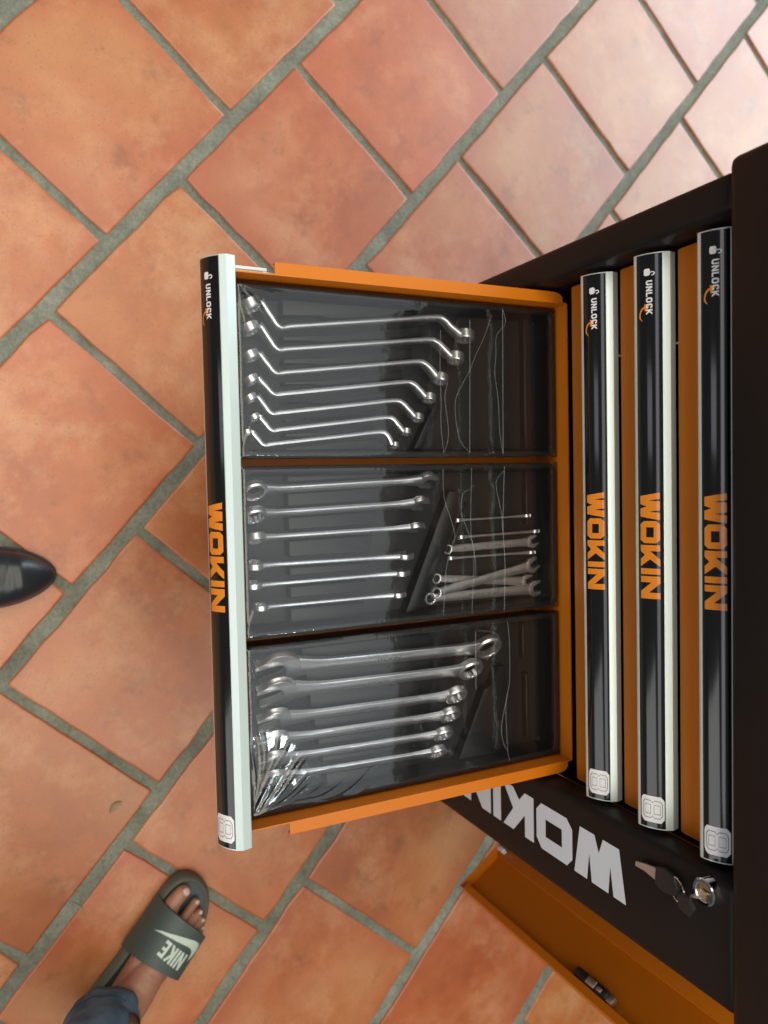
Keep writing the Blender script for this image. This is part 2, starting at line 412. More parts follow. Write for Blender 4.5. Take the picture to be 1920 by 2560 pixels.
UNL = {
    'U': (.78, [[(0, 1), (0, .2), (.18, 0), (.60, 0), (.78, .2), (.78, 1), (.54, 1), (.54, .25), (.24, .25), (.24, 1)]]),
    'N': (.82, [[(0, 0), (.24, 0), (.24, .62), (.56, 0), (.82, 0), (.82, 1), (.58, 1), (.58, .38), (.26, 1), (0, 1)]]),
    'L': (.66, [[(0, 0), (.66, 0), (.66, .22), (.24, .22), (.24, 1), (0, 1)]]),
    'O': (.82, [[(0, .2), (.18, 0), (.64, 0), (.82, .2), (.82, .8), (.64, 1), (.18, 1), (0, .8)], [(.24, .24), (.58, .24), (.58, .76), (.24, .76)]]),
    'C': (.76, [[(0, .2), (.18, 0), (.6, 0), (.76, .18), (.76, .34), (.52, .34), (.52, .23), (.24, .23), (.24, .77), (.52, .77), (.52, .66), (.76, .66), (.76, .82), (.6, 1), (.18, 1), (0, .8)]]),
    'K': (.84, [[(0, 0), (.24, 0), (.24, .38), (.56, 0), (.84, 0), (.46, .5), (.84, 1), (.56, 1), (.24, .62), (.24, 1), (0, 1)]]),
}
NIKE = {
    'N': (.62, [[(0, 0), (.19, 0), (.19, .58), (.42, 0), (.62, 0), (.62, 1), (.43, 1), (.43, .42), (.20, 1), (0, 1)]]),
    'I': (.20, [[(0, 0), (.20, 0), (.20, 1), (0, 1)]]),
    'K': (.64, [[(0, 0), (.20, 0), (.20, .36), (.42, 0), (.66, 0), (.36, .52), (.64, 1), (.42, 1), (.20, .62), (.20, 1), (0, 1)]]),
    'E': (.50, [[(0, 0), (.50, 0), (.50, .20), (.20, .20), (.20, .41), (.45, .41), (.45, .60), (.20, .60), (.20, .80), (.50, .80), (.50, 1), (0, 1)]]),
}

def word_bm(font, word, gap):
    bm = bmesh.new(); x = 0.0
    for ch in word:
        w, loops = font[ch]
        fill_poly(bm, [(p[0] + x, p[1]) for p in loops[0]], [[(p[0] + x, p[1]) for p in h] for h in loops[1:]])
        x += w + gap
    return bm, x - gap

def wokin_bm():
    bm = bmesh.new()
    for ch in 'WOKIN':
        fill_poly(bm, WOKIN[ch][0], WOKIN[ch][1:])
    return bm

def map_bm(bm, fn):
    for v in bm.verts:
        v.co = fn(v.co.x, v.co.y)

# ------------------------------------------------------------------ floor: grout sheet with tiles
TH, TL, PHI = 0.30381, 0.29733, 0.730905
cs, sn = math.cos(PHI), math.sin(PHI)
EU, EV = Vector((-cs, sn, 0)), Vector((sn, cs, 0))
V0 = -0.9138
ROW_U = {-3: -0.10, -2: 0.03, -1: -0.100, 0: 0.041, 1: -0.100, 2: 0.0315, 3: -0.0602, 4: 0.0363, 5: -0.105, 6: 0.035, 7: -0.09, 8: 0.04}

bm = bmesh.new()
bmesh.ops.create_grid(bm, x_segments=60, y_segments=60, size=2.6)
for v in bm.verts:
    v.co.z = -0.0035 + 0.0012 * noise.noise(v.co * 9.0)
floor = bm_obj('floor', bm, MAT['grout'], None, 60)
tag(floor, 'terracotta tile floor with wide grey green grout', kind='structure')

def tile_mesh(seed):
    rnd = random.Random(seed)
    hx, hy = (TL - 0.0125) / 2, (TH - 0.0205) / 2
    pts = []
    rc = 0.0028
    n = 9
    sides = [((-hx, -hy), (hx, -hy)), ((hx, -hy), (hx, hy)), ((hx, hy), (-hx, hy)), ((-hx, hy), (-hx, -hy))]
    for (a, b_) in sides:
        d = Vector((b_[0] - a[0], b_[1] - a[1])); L = d.length; d.normalize(); nn = Vector((d.y, -d.x))
        for i in range(n):
            t = rc + (L - 2 * rc) * i / (n - 1)
            off = 0.0030 * noise.noise(Vector((t * 26 + seed * 13.7, a[0] * 50 + seed, a[1] * 50))) + rnd.uniform(-0.0008, 0.0006) - 0.0007
            p = Vector(a) + d * t + nn * off
            pts.append(p)
    bm = bmesh.new()
    N = len(pts)
    def ring(inset, z):
        out = []
        for p in pts:
            q = p - Vector((p.x / hx, p.y / hy)) * inset if False else Vector((p.x * (1 - inset / hx), p.y * (1 - inset / hy)))
            out.append(bm.verts.new((q.x, q.y, z)))
        return out
    R = [ring(0.0, -0.012), ring(0.0, -0.0020), ring(0.0010, -0.0006), ring(0.0030, 0.0), ring(0.0045, 0.0)]
    for A, B in zip(R, R[1:]):
        for i in range(N):
            bm.faces.new((A[i], A[(i + 1) % N], B[(i + 1) % N], B[i]))
    bm.faces.new(R[-1])
    bmesh.ops.recalc_face_normals(bm, faces=bm.faces)
    me = bpy.data.meshes.new('tile'); bm.to_mesh(me); bm.free()
    finish(me, MAT['tile'], 40)
    return me

tile_meshes = [tile_mesh(s) for s in range(9)]
rotz = math.atan2(EU.y, EU.x)
trnd = random.Random(11)
for r in range(-5, 13):
    v = V0 + TH * (r + 0.5)
    for k in range(-12, 13):
        u = ROW_U.get(r, -0.10 if r % 2 else 0.035) + TL * (k + 0.5)
        c = EU * u + EV * v
        if not (-2.25 < c.x < 2.2 and -1.6 < c.y < 2.4):
            continue
        o = bpy.data.objects.new('tile', tile_meshes[trnd.randrange(9)]); COL.objects.link(o)
        o.parent = floor
        o.location = (c.x, c.y, trnd.uniform(-0.0006, 0.0006))
        o.rotation_euler = (trnd.uniform(-.002, .002), trnd.uniform(-.002, .002), rotz + trnd.choice((0, math.pi)) + trnd.uniform(-.004, .004))

# ------------------------------------------------------------------ tool cabinet
CAB = thing('tool_cabinet', 'black metal tool cabinet with orange drawers, one drawer pulled out', 'tool cabinet', (0.042, 0.2, 0))
YF = -0.0237
box('left_side', -0.323, -0.2895, YF, 0.45, 0.11, 0.7895, MAT['black'], CAB, 0.007, 3)
RP = box('right_front_panel', 0.2895, 0.407, YF, 0.012, 0.11, 0.7895, MAT['black'], CAB, 0.007, 3)
box('partition', 0.2900, 0.2925, 0.013, 0.444, 0.131, 0.789, MAT['black'], CAB)
box('back_panel', -0.289, 0.405, 0.445, 0.449, 0.131, 0.789, MAT['black'], CAB)
box('base', -0.289, 0.405, 0.013, 0.4445, 0.112, 0.130, MAT['black'], CAB)
box('top', -0.331, 0.415, -0.0315, 0.462, 0.790, 0.868, MAT['black'], CAB, 0.008, 3)
box('lower_front', -0.289, 0.289, 0.030, 0.034, 0.131, 0.440, MAT['black'], CAB)
for x in (-0.27, 0.35):
    for y in (0.05, 0.39):
        bm = bmesh.new()
        add_box(bm, x - .02, x + .02, y - .025, y + .025, .088, .1115, .003)
        c_ = bm_obj('caster', bm, MAT['zinc'], CAB)
        bm = bmesh.new()
        bmesh.ops.create_cone(bm, cap_ends=True, segments=28, radius1=.044, radius2=.044, depth=.026, matrix=Matrix.Translation((x, y, .0445)) @ Matrix.Rotation(math.pi / 2, 4, 'Y'))
        bm_obj('wheel', bm, MAT['caster'], c_)

# handle profile (dy, dz) from the insert/rail line
HG, HB = Vector((-0.0129, -0.0240)), Vector((0.0, 0.0))
HN = Vector((-(HB - HG).y, (HB - HG).x)).normalized()
def hcurve(s, off=0.0):
    p = HG.lerp(HB, s) + HN * (0.0026 * 4 * s * (1 - s) + off)
    return p
rail_prof = [tuple(hcurve(i / 10)) for i in range(11)] + [(0.0058, 0.0033), (0.0145, 0.0012), (0.0152, 0.0000), (0.0152, -0.003), (0.0118, -0.004), (0.0118, -0.020), (0.006, -0.021), (-0.004, -0.0255), (-0.0105, -0.0268), (-0.0126, -0.0258)]
HL = 0.285

def build_drawer(y, z, opened):
    """y, z: the line where the black insert meets the pale rail"""
    bm = bmesh.new()
    prof = [(0.0140, -0.0735), (0.0128, -0.0700), (0.0123, -0.066), (0.0123, -0.002), (0.0130, 0.0), (0.0150, 0.0), (0.0152, -0.0735)]
    add_prism(bm, prof, lambda p, d: Vector((d, y + p[0], z + p[1])), -0.2862, 0.2862)
    if opened:
        zf_, zr = 0.455, 0.5160
        yb = 0.0236
        for s in (-1, 1):
            add_box(bm, *sorted((s * 0.2727, s * 0.2741)), y + 0.0153, yb, zf_, zr)
            add_box(bm, *sorted((s * 0.2741, s * 0.2856)), -0.3345, 0.0060, zr - 0.0014, zr, 0.0)
            # chamfered flange tail
            fl = [(s * 0.2741, 0.0062), (s * 0.2856, 0.0062), (s * 0.2842, 0.0125), (s * 0.2800, 0.0175), (s * 0.2741, 0.0175)]
            add_prism(bm, fl if s > 0 else fl[::-1], lambda p, d: Vector((p[0], p[1], d)), zr - 0.0014, zr)
            add_box(bm, *sorted((s * 0.2842, s * 0.2856)), -0.3345, 0.0060, zr - 0.006, zr - 0.0016)
        add_box(bm, -0.2727, 0.2727, yb, yb + 0.0014, zf_, zr - 0.0006)
        add_box(bm, -0.2725, 0.2725, y + 0.0155, yb - 0.0002, zf_ - 0.0012, zf_)
    d = bm_obj('drawer', bm, MAT['orange'], CAB)
    # aluminium rail
    bm = bmesh.new()
    add_prism(bm, rail_prof, lambda p, dd: Vector((dd, y + p[0], z + p[1])), -HL, HL)
    bm_obj('handle_rail', bm, MAT['alu'], d, 12)
    # black insert
    bm = bmesh.new()
    S = [0.075 + 0.90 * i / 16 for i in range(17)]
    xs = [-HL + 0.0012, HL - 0.0012]
    prof2 = [hcurve(s, 0.0004) for s in S]
    rows = [[bm.verts.new((x, y + p.x, z + p.y)) for p in prof2] for x in xs]
    base = [[bm.verts.new((x, y + p.x, z + p.y)) for p in (hcurve(S[0], -.0002), hcurve(S[-1], -.0002))] for x in xs]
    for i in range(16):
        bm.faces.new((rows[0][i], rows[1][i], rows[1][i + 1], rows[0][i + 1]))
    for j in (0, 1):
        ii = 0 if j == 0 else 16
        bm.faces.new((rows[0][ii], rows[1][ii], base[1][j], base[0][j]))
    bm_obj('handle_insert', bm, MAT['insert'], d, 40)
    HS = (HB - HG).length
    def onto(x, s, off=0.0007):
        p = hcurve(s, off); return Vector((x, y + p.x, z + p.y))
    cuts = [i / 14 for i in range(1, 14)]
    # brand lettering
    bm = wokin_bm(); slice_y(bm, cuts)
    k = 0.1051 / WOKIN_W
    map_bm(bm, lambda a, b_: onto(-0.0520 + a * k, 0.16 + b_ * 0.695))
    bm_obj('brand_lettering', bm, MAT['print_orange'], d, 60)
    # unlock word
    bm, w = word_bm(UNL, 'UNLOCK', 0.16); slice_y(bm, cuts[::2])
    k = 0.0330 / w
    map_bm(bm, lambda a, b_: onto(-0.2586 + a * k, 0.425 + b_ * 0.225))
    bm_obj('unlock_lettering', bm, MAT['print_white'], d, 60)
    # padlock symbol: body and open shackle
    bm = bmesh.new()
    body = [(0.0, .06), (.0, .30), (.14, .38), (.86, .38), (1.0, .30), (1.0, .06), (.8, .0), (.2, 0)]
    fill_poly(bm, body)
    arc = [(.74 + .30 * math.cos(t), .52 + .17 * math.sin(t)) for t in [math.radians(200 - 22 * i) for i in range(11)]]
    arc_i = [(.74 + .16 * math.cos(t), .52 + .095 * math.sin(t)) for t in [math.radians(200 - 22 * i) for i in range(11)]]
    fill_poly(bm, [(.60, .36), (.46, .42)] + arc + arc_i[::-1] + [(.64, .40)])
    slice_y(bm, [.1, .2, .3, .4, .5, .6])
    map_bm(bm, lambda a, b_: onto(-0.2700 + a * 0.0068, 0.355 + b_ * 0.56))
    bm_obj('padlock_symbol', bm, MAT['print_white'], d, 60)
    # turning arrow
    bm = bmesh.new()
    th = [math.radians(175 + 10 * i) for i in range(12)]
    o_ = [(.62 + .56 * math.cos(t), .62 + .60 * math.sin(t)) for t in th]
    i_ = [(.62 + .43 * math.cos(t), .62 + .46 * math.sin(t)) for t in th]
    fill_poly(bm, o_ + [(1.0, .40)] + i_[::-1])
    fill_poly(bm, [(-.10, .55), (.40, .60), (.04, 1.08)])
    slice_y(bm, [.2, .4, .6, .8])
    map_bm(bm, lambda a, b_: onto(-0.2350 + a * 0.0160, 0.165 + b_ * 0.36))
    bm_obj('arrow_symbol', bm, MAT['print_orange'], d, 60)
    # number sticker
    bm = bmesh.new()
    fill_poly(bm, [(0, .1), (.10, .02), (.22, 0), (.80, 0), (.92, .05), (1, .14), (1, .86), (.86, 1), (.14, 1), (0, .86)])
    slice_y(bm, cuts)
    map_bm(bm, lambda a, b_: onto(0.2518 + a * 0.0266, 0.115 + b_ * 0.83, 0.0006))
    st = bm_obj('number_sticker', bm, MAT['sticker'], d, 60)
    bm = bmesh.new()
    def outline(loop, t):
        n = len(loop)
        cx = sum(p[0] for p in loop) / n; cy = sum(p[1] for p in loop) / n
        inn = [(p[0] + (cx - p[0]) * t / max(.05, math.hypot(p[0] - cx, p[1] - cy)), p[1] + (cy - p[1]) * t / max(.05, math.hypot(p[0] - cx, p[1] - cy))) for p in loop]
        for i in range(n):
            j = (i + 1) % n
            fill_poly(bm, [loop[i], loop[j], inn[j], inn[i]])
    outline([(.28, .07), (.72, .07), (.84, .16), (.84, .42), (.76, .50), (.84, .58), (.84, .84), (.72, .93), (.28, .93), (.16, .84), (.16, .58), (.24, .50), (.16, .42), (.16, .16)], .028)
    outline([(.32, .16), (.68, .16), (.68, .43), (.32, .43)], .024)
    outline([(.32, .56), (.68, .56), (.68, .84), (.32, .84)], .024)
    slice_y(bm, cuts)
    map_bm(bm, lambda a, b_: onto(0.2518 + a * 0.0266, 0.115 + b_ * 0.83, 0.0009))
    bm_obj('number_outline', bm, MAT['line'], d, 60)
    if opened:
        for s in (-1, 1):
            bm = bmesh.new()
            add_box(bm, *sorted((s * 0.2743, s * 0.2800)), -0.3705, -0.05, 0.470, 0.498, 0.0)
            if s < 0:
                add_box(bm, -0.2830, -0.2802, -0.3760, -0.3380, 0.5000, 0.5010, 0.0)
                add_box(bm, -0.2802, -0.2743, -0.3420, -0.3380, 0.4985, 0.5000, 0.0)
            bm_obj('slide_rail', bm, MAT['zinc'], d)
    return d

DR = {}
for nm, (yy, zz, op) in {'open': (-0.3918, 0.5253, True), 'a': (0.0, 0.6100, False), 'b': (0.0, 0.6890, False), 'c': (0.0, 0.7677, False)}.items():
    DR[nm] = build_drawer(yy, zz, op)
DR['open']['label'] = 'pulled out orange drawer holding the wrench trays'

# lettering on the right front panel: text runs downwards, glyph tops point to +X
bm = wokin_bm()
map_bm(bm, lambda a, b_: Vector((0.3162 + b_ * 0.0543, YF - 0.0004, 0.6571 - a * 0.0545)))
bm_obj('brand_lettering', bm, MAT['letter'], RP, None)

# lock on the right front panel
LX, LZ = 0.3040, 0.7625
def ring_y(bm, cx, cz, y0, y1, ro, ri, n=40):
    P = [(ro, y1), (ro, y0 + .001), (ro - .001, y0), (ri + .0008, y0), (ri, y0 + .0012), (ri, y1)]
    R = [[bm.verts.new((cx + r * math.cos(2 * math.pi * k / n), yy, cz + r * math.sin(2 * math.pi * k / n))) for k in range(n)] for r, yy in P]
    for A, B in zip(R, R[1:]):
        for k in range(n):
            bm.faces.new((A[k], A[(k + 1) % n], B[(k + 1) % n], B[k]))
bm = bmesh.new(); ring_y(bm, LX, LZ, YF - 0.0085, YF + 0.001, 0.0122, 0.0082)
lock = bm_obj('lock', bm, MAT['chrome'], CAB, 30)
bm = bmesh.new()
bmesh.ops.create_cone(bm, cap_ends=True, segments=36, radius1=.0081, radius2=.0081, depth=.006, matrix=Matrix.Translation((LX, YF - .0010, LZ)) @ Matrix.Rotation(math.pi / 2, 4, 'X'))
bm_obj('lock_core', bm, MAT['brass'], lock)
box('key_slot', LX - .0007, LX + .0007, YF - .0045, YF - .0038, LZ - .004, LZ + .004, MAT['key_plastic'], lock)

# keys on a ring, hanging below the lock
KY = thing('key_set', 'two small keys on a ring hanging below the cabinet lock', 'keys', (0.313, YF, 0.735))
yk = YF - 0.006
bm = bmesh.new()
blade = [(0.3128, 0.6790), (0.3175, 0.6785), (0.3172, 0.690), (0.3200, 0.7060), (0.3075, 0.7075), (0.3098, 0.692)]
add_prism(bm, blade, lambda p, d: Vector((p[0], d, p[1])), yk, yk - 0.0018)
bm_obj('key_blade', bm, MAT['zinc'], KY)
bm = bmesh.new()
head = [(0.3055, 0.7065), (0.3225, 0.7050), (0.3265, 0.7150), (0.3235, 0.7300), (0.3150, 0.7345), (0.3060, 0.7300), (0.3030, 0.7170)]
add_prism(bm, head, lambda p, d: Vector((p[0], d, p[1])), yk + .001, yk - 0.0035, 0.0008)
bm_obj('key_head', bm, MAT['key_plastic'], KY)
bm = bmesh.new()
add_tube(bm, [(0.3150 + .0105 * math.cos(t), yk - .004 - .004 * math.sin(t * 1.0), 0.7345 + .0125 * math.sin(t)) for t in [2 * math.pi * i / 36 for i in range(36)]], 0.0008, 8, True)
bm_obj('key_ring', bm, MAT['chrome'], KY)
bm = bmesh.new()
add_prism(bm, [(0.3155, 0.7420), (0.3250, 0.7445), (0.3270, 0.7560), (0.3180, 0.7620), (0.3105, 0.7560), (0.3100, 0.7460)], lambda p, d: Vector((p[0], d, p[1])), yk - .010, yk - 0.0135, 0.0008)
bm_obj('key_head', bm, MAT['key_plastic'], KY)
bm = bmesh.new()
add_prism(bm, [(0.3085, 0.7545), (0.3115, 0.7525), (0.3085, 0.7620), (0.3055, 0.7625)], lambda p, d: Vector((p[0], d, p[1])), yk - .009, yk + 0.004)
bm_obj('key_blade', bm, MAT['zinc'], KY)

# open side door: hinge at the rear right corner
HX, HY = 0.4085, 0.444
EX, EY = 0.638, 0.100
T = Vector((EX - HX, EY - HY, 0)); DLEN = T.length; T.normalize()
NI = Vector((T.y, -T.x, 0))                     # towards the inside of the cabinet
H0 = Vector((HX, HY, 0))
def dpt(t, n, z): return H0 + T * t + NI * n + Vector((0, 0, z))
bm = bmesh.new()
def door_box(t0, t1, n0, n1, z0, z1, bev=0.0):
    b2 = bmesh.new(); add_box(b2, t0, t1, n0, n1, z0, z1, bev)
    vm = {}
    for v in b2.verts: vm[v] = bm.verts.new(dpt(v.co.x, v.co.y, v.co.z))
    for f in b2.faces: bm.faces.new([vm[v] for v in f.verts])
    b2.free()
Z0, Z1 = 0.136, 0.775
door_box(0.0, 0.4145, -0.0015, 0.0, Z0, Z1)
door_box(0.4130, 0.4145, 0.0, 0.017, Z0, Z1)
door_box(0.4035, 0.4130, 0.0155, 0.017, Z0 + 0.010, Z1 - 0.010)
door_box(0.0, 0.4130, 0.0, 0.017, Z0, Z0 + 0.0015)
door_box(0.0, 0.4130, 0.0, 0.017, Z1 - 0.0015, Z1)
door_box(0.0, 0.0015, 0.0, 0.017, Z0, Z1)
door = bm_obj('side_door', bm, MAT['orange'], CAB)
door['label'] = 'open orange side door seen from inside'
bm = bmesh.new(); door_box(0.030, 0.333, 0.0002, 0.0080, Z0 + 0.004, Z1 - 0.006, 0.003)
bm_obj('door_stiffener', bm, MAT['orange'], door)
bm = bmesh.new()
door_box(0.388, 0.4025, 0.0002, 0.016, 0.415, 0.478, 0.004)
lt = bm_obj('door_latch', bm, MAT['key_plastic'], door)
bm = bmesh.new()
door_box(0.3905, 0.4005, 0.0162, 0.0185, 0.442, 0.458, 0.001)
door_box(0.3930, 0.3990, 0.0162, 0.0180, 0.462, 0.470, 0.0008)
door_box(0.3900, 0.4010, 0.0050, 0.0120, 0.4782, 0.488, 0.001)
bm_obj('latch_bolt', bm, MAT['zinc'], lt)
bm = bmesh.new(); door_box(0.318, 0.3255, 0.0085, 0.0185, Z0 + .0016, Z0 + 0.020, 0.002)
bm_obj('door_bumper', bm, MAT['sticker'], door)

# ------------------------------------------------------------------ wrench trays
TZ = 0.4950
TRAYS = [(-0.2700, -0.0940), (-0.0870, 0.0885), (0.0955, 0.2712)]
TY0, TY1 = -0.3700, 0.0222
labels = ['uppermost black plastic tray under clear film holding the offset ring spanners',
          'middle black plastic tray under clear film with loose small wrenches in its end',
          'black plastic tray under clear film holding the large leaning combination wrenches']
def rrect(x0, x1, y0, y1, r, n=5):
    P = []
    for (cx, cy, a0) in ((x1 - r, y1 - r, 0), (x0 + r, y1 - r, 90), (x0 + r, y0 + r, 180), (x1 - r, y0 + r, 270)):
        for i in range(n + 1):
            a = math.radians(a0 + 90 * i / n); P.append((cx + r * math.cos(a), cy + r * math.sin(a)))
    return P
FLOOR_Z = 0.4660
def build_tray(i):
    x0, x1 = TRAYS[i]
    t = thing('wrench_tray', labels[i], 'tool tray', ((x0 + x1) / 2, (TY0 + TY1) / 2, 0.4556), 'three wrench trays in the open drawer')
    bm = bmesh.new()
    loops = [(0.0015, 0.4556), (0.0, TZ - 0.003), (0.0008, TZ - 0.0006), (0.0022, TZ), (0.0062, TZ - 0.0002), (0.0072, TZ - 0.0012), (0.0090, FLOOR_Z + .002), (0.0108, FLOOR_Z)]
    R = []
    for ins, z in loops:
        R.append([bm.verts.new((p[0], p[1], z)) for p in rrect(x0 + ins, x1 - ins, TY0 + ins, TY1 - ins, max(0.004, 0.0105 - ins * 0.4))])
    n = len(R[0])
    for A, B in zip(R, R[1:]):
        for k in range(n):
            bm.faces.new((A[k], A[(k + 1) % n], B[(k + 1) % n], B[k]))
    bm.faces.new(R[-1]); bm.faces.new(R[0][::-1])
    bm_obj('tray_shell', bm, MAT['tray'], t, 40)
    return t
trays = [build_tray(i) for i in range(3)]

def rib(parent, pts, top, base=FLOOR_Z - 0.001, bev=0.0013):
    area2 = sum(pts[i][0] * pts[(i + 1) % len(pts)][1] - pts[(i + 1) % len(pts)][0] * pts[i][1] for i in range(len(pts)))
    if area2 < 0: pts = pts[::-1]
    bm = bmesh.new()
    add_prism(bm, pts, lambda p, d: Vector((p[0], p[1], d)), base, top, bev, 2)
    return bm_obj('rib', bm, MAT['tray'], parent, 50)

# --- offset ring spanners (first tray)
SP = [
 [(-0.2495, -0.3502), (-0.2533, -0.3410), (-0.2284, -0.3222), (-0.2292, -0.3160), (-0.2526, -0.1299), (-0.2357, -0.1105), (-0.2338, -0.0982)],
 [(-0.2257, -0.3518), (-0.2293, -0.3429), (-0.2060, -0.3253), (-0.2058, -0.3191), (-0.2266, -0.1409), (-0.2092, -0.1187), (-0.2079, -0.1117)],
 [(-0.1983, -0.3521), (-0.2014, -0.3449), (-0.1817, -0.3279), (-0.1817, -0.3223), (-0.2014, -0.1562), (-0.1850, -0.1364), (-0.1836, -0.1323)],
 [(-0.1740, -0.3524), (-0.1766, -0.3468), (-0.1601, -0.3303), (-0.1597, -0.3254), (-0.1781, -0.1713), (-0.1625, -0.1527), (-0.1614, -0.1477)],
 [(-0.1555, -0.3539), (-0.1580, -0.3481), (-0.1405, -0.3333), (-0.1404, -0.3284), (-0.1573, -0.1862), (-0.1404, -0.1678), (-0.1389, -0.1629)],
 [(-0.1363, -0.3504), (-0.1380, -0.3467), (-0.1232, -0.3338), (-0.1232, -0.3289), (-0.1387, -0.1966), (-0.1236, -0.1827), (-0.1229, -0.1778)],
 [(-0.1211, -0.3580), (-0.1223, -0.3549), (-0.1083, -0.3427), (-0.1086, -0.3379), (-0.1227, -0.2054), (-0.1086, -0.1953), (-0.1081, -0.1925)],
]
ORD = ['largest', 'second largest', 'third largest', 'middle sized fourth', 'fifth largest', 'second smallest', 'smallest']
def ring_mesh(bm, c, axis, up, ro, ri, h, n=48, pts12=True):
    """12-point ring: centre c, axis unit vector, height h"""
    axis = axis.normalized(); e1 = up.normalized(); e2 = axis.cross(e1).normalized()
    def loop(fr, a):
        return [bm.verts.new(c + (e1 * math.cos(2 * math.pi * k / n) + e2 * math.sin(2 * math.pi * k / n)) * fr(k) + axis * a) for k in range(n)]
    inner = (lambda k: ri * (1.10 if (k % 4) in (0,) else 0.97 if (k % 4) == 2 else 1.03)) if pts12 else (lambda k: ri)
    ch = (ro - ri) * 0.28
    L = [loop(inner, h / 2 - ch * .5), loop(lambda k: ri * 1.12, h / 2), loop(lambda k: ro - ch, h / 2), loop(lambda k: ro, h / 2 - ch * 1.3),
         loop(lambda k: ro, -h / 2 + ch * 1.3), loop(lambda k: ro - ch, -h / 2), loop(lambda k: ri * 1.12, -h / 2), loop(inner, -h / 2 + ch * .5)]
    for i in range(len(L)):
        A, B = L[i], L[(i + 1) % len(L)]
        for k in range(n):
            bm.faces.new((A[k], A[(k + 1) % n], B[(k + 1) % n], B[k]))

def sweep(bm, pts, dirs_w, W, Tk, ends=True):
    """sweep a rounded flat bar: pts centres, dirs_w unit width directions, half width W[i], half thickness Tk[i]"""
    sec = [(-1, -.55), (-.8, -1), (.8, -1), (1, -.55), (1, .55), (.8, 1), (-.8, 1), (-1, .55)]
    R = []
    N = len(pts)
    for i in range(N):
        t = (pts[min(i + 1, N - 1)] - pts[max(i - 1, 0)]).normalized()
        w = dirs_w[i]; w = (w - t * w.dot(t)).normalized(); nn = t.cross(w)
        R.append([bm.verts.new(pts[i] + w * a * W[i] + nn * b_ * Tk[i]) for a, b_ in sec])
    for A, B in zip(R, R[1:]):
        for k in range(8):
            bm.faces.new((A[k], A[(k + 1) % 8], B[(k + 1) % 8], B[k]))
    if ends:
        bm.faces.new(R[0][::-1]); bm.faces.new(R[-1])

def ring_spanner(i, P):
    k = 1.0 - i * 0.085
    zc = 0.4838 + 0.0004 * i
    root = thing('ring_spanner', ORD[i] + ' of seven offset ring spanners in the uppermost tray', 'wrench', (sum(p[0] for p in P) / 7, sum(p[1] for p in P) / 7, zc), 'offset ring spanners in one tray')
    lean = math.radians(13)
    up = Vector((-math.sin(lean), 0, math.cos(lean)))
    V = [Vector((p[0], p[1], zc)) for p in P]
    # drop the shaft path: enter each ring radially
    r_o = 0.0112 * k; r_i = r_o * 0.68; h = 0.0112 * k
    d0 = (V[1] - V[0]).normalized(); d1 = (V[5] - V[6]).normalized()
    path = [V[0] + d0 * r_o * .85, V[1].lerp(V[2], 0.12), V[1].lerp(V[2], 0.55), V[2].lerp(V[3], .2), V[3].lerp(V[4], .06), V[3].lerp(V[4], .35), V[3].lerp(V[4], .68), V[3].lerp(V[4], .95), V[4].lerp(V[5], .18), V[4].lerp(V[5], .6), V[6] + d1 * r_o * .85]
    C = catmull(path, 6)
    N = len(C)
    W, Tk = [], []
    for j in range(N):
        f = j / (N - 1)
        e = max(0, 1 - min(f, 1 - f) / 0.34)
        W.append((0.0048 + 0.0030 * e) * (0.72 + .28 * k) * k ** .3)
        Tk.append((0.00245 + 0.0012 * e) * (0.6 + .4 * k))
    bm = bmesh.new()
    sweep(bm, C, [up] * N, W, Tk)
    bm_obj('shaft', bm, MAT['steel'], root, 50)
    for c, dd in ((V[0], d0), (V[6], d1)):
        bm = bmesh.new()
        ax = up.cross(dd).normalized()
        ring_mesh(bm, c, ax, up, r_o, r_i, h)
        bm_obj('ring_end', bm, MAT['steel'], root, 32)
for i, P in enumerate(SP):
    ring_spanner(i, P)
# ribs between the spanners
def shaft_x(P, y):
    (xa, ya), (xb, yb) = P[3], P[4]
    return xa + (xb - xa) * (y - ya) / (yb - ya)
t1 = trays[0]
for i in range(-1, 7):
    ya = -0.316
    ye = [-0.118, -0.150, -0.165, -0.178, -0.193, -0.207, -0.215, -0.215][i + 1]
    lo = (lambda y: -0.2590) if i < 0 else (lambda y, P=SP[i]: shaft_x(P, y) + 0.0038)
    hi = (lambda y: -0.1045) if i == 6 else (lambda y, P=SP[i + 1]: shaft_x(P, y) - 0.0042)
    w = hi(ya) - lo(ya)
    if i < 0:
        rib(t1, [(-0.2590, ya), (hi(ya) - .008, ya), (hi(-.275) - .008, -.275), (hi(-.262) - .002, -.262), (hi(-.2) - .001, -.2), (-0.2590, -.17)], 0.4800)
    elif i == 6:
        rib(t1, [(lo(ya) + .003, ya), (-.1045, ya), (-.1045, -.205), (-.108, -.200), (lo(-.215) + .002, -.215)], 0.4800)
    else:
        ym, yn = -0.283 - .002 * i, -0.270 - .002 * i
        rib(t1, [(lo(ya) + .0045, ya), (hi(ya) - .0055, ya), (hi(ym) - .0055, ym), (hi(yn) - .001, yn), (hi(ye) - .001, ye), (lo(ye) + .003, ye), (lo(yn) + .0075, yn + .01), (lo(ym) + .0045, ym + .008)], 0.4800)
# end bin pockets of the first tray
rib(t1, [(-.2600, -.010), (-.2600, -.002), (-.1045, -.002), (-.1045, -.010)], 0.4765)
rib(t1, [(-.2590, -.1560), (-.2590, -.1500), (-.2490, -.1520), (-.2490, -.1580)], 0.4790)
rib(t1, [(-.1600, -.135), (-.1045, -.165), (-.1045, -.155), (-.1560, -.127)], 0.4800)

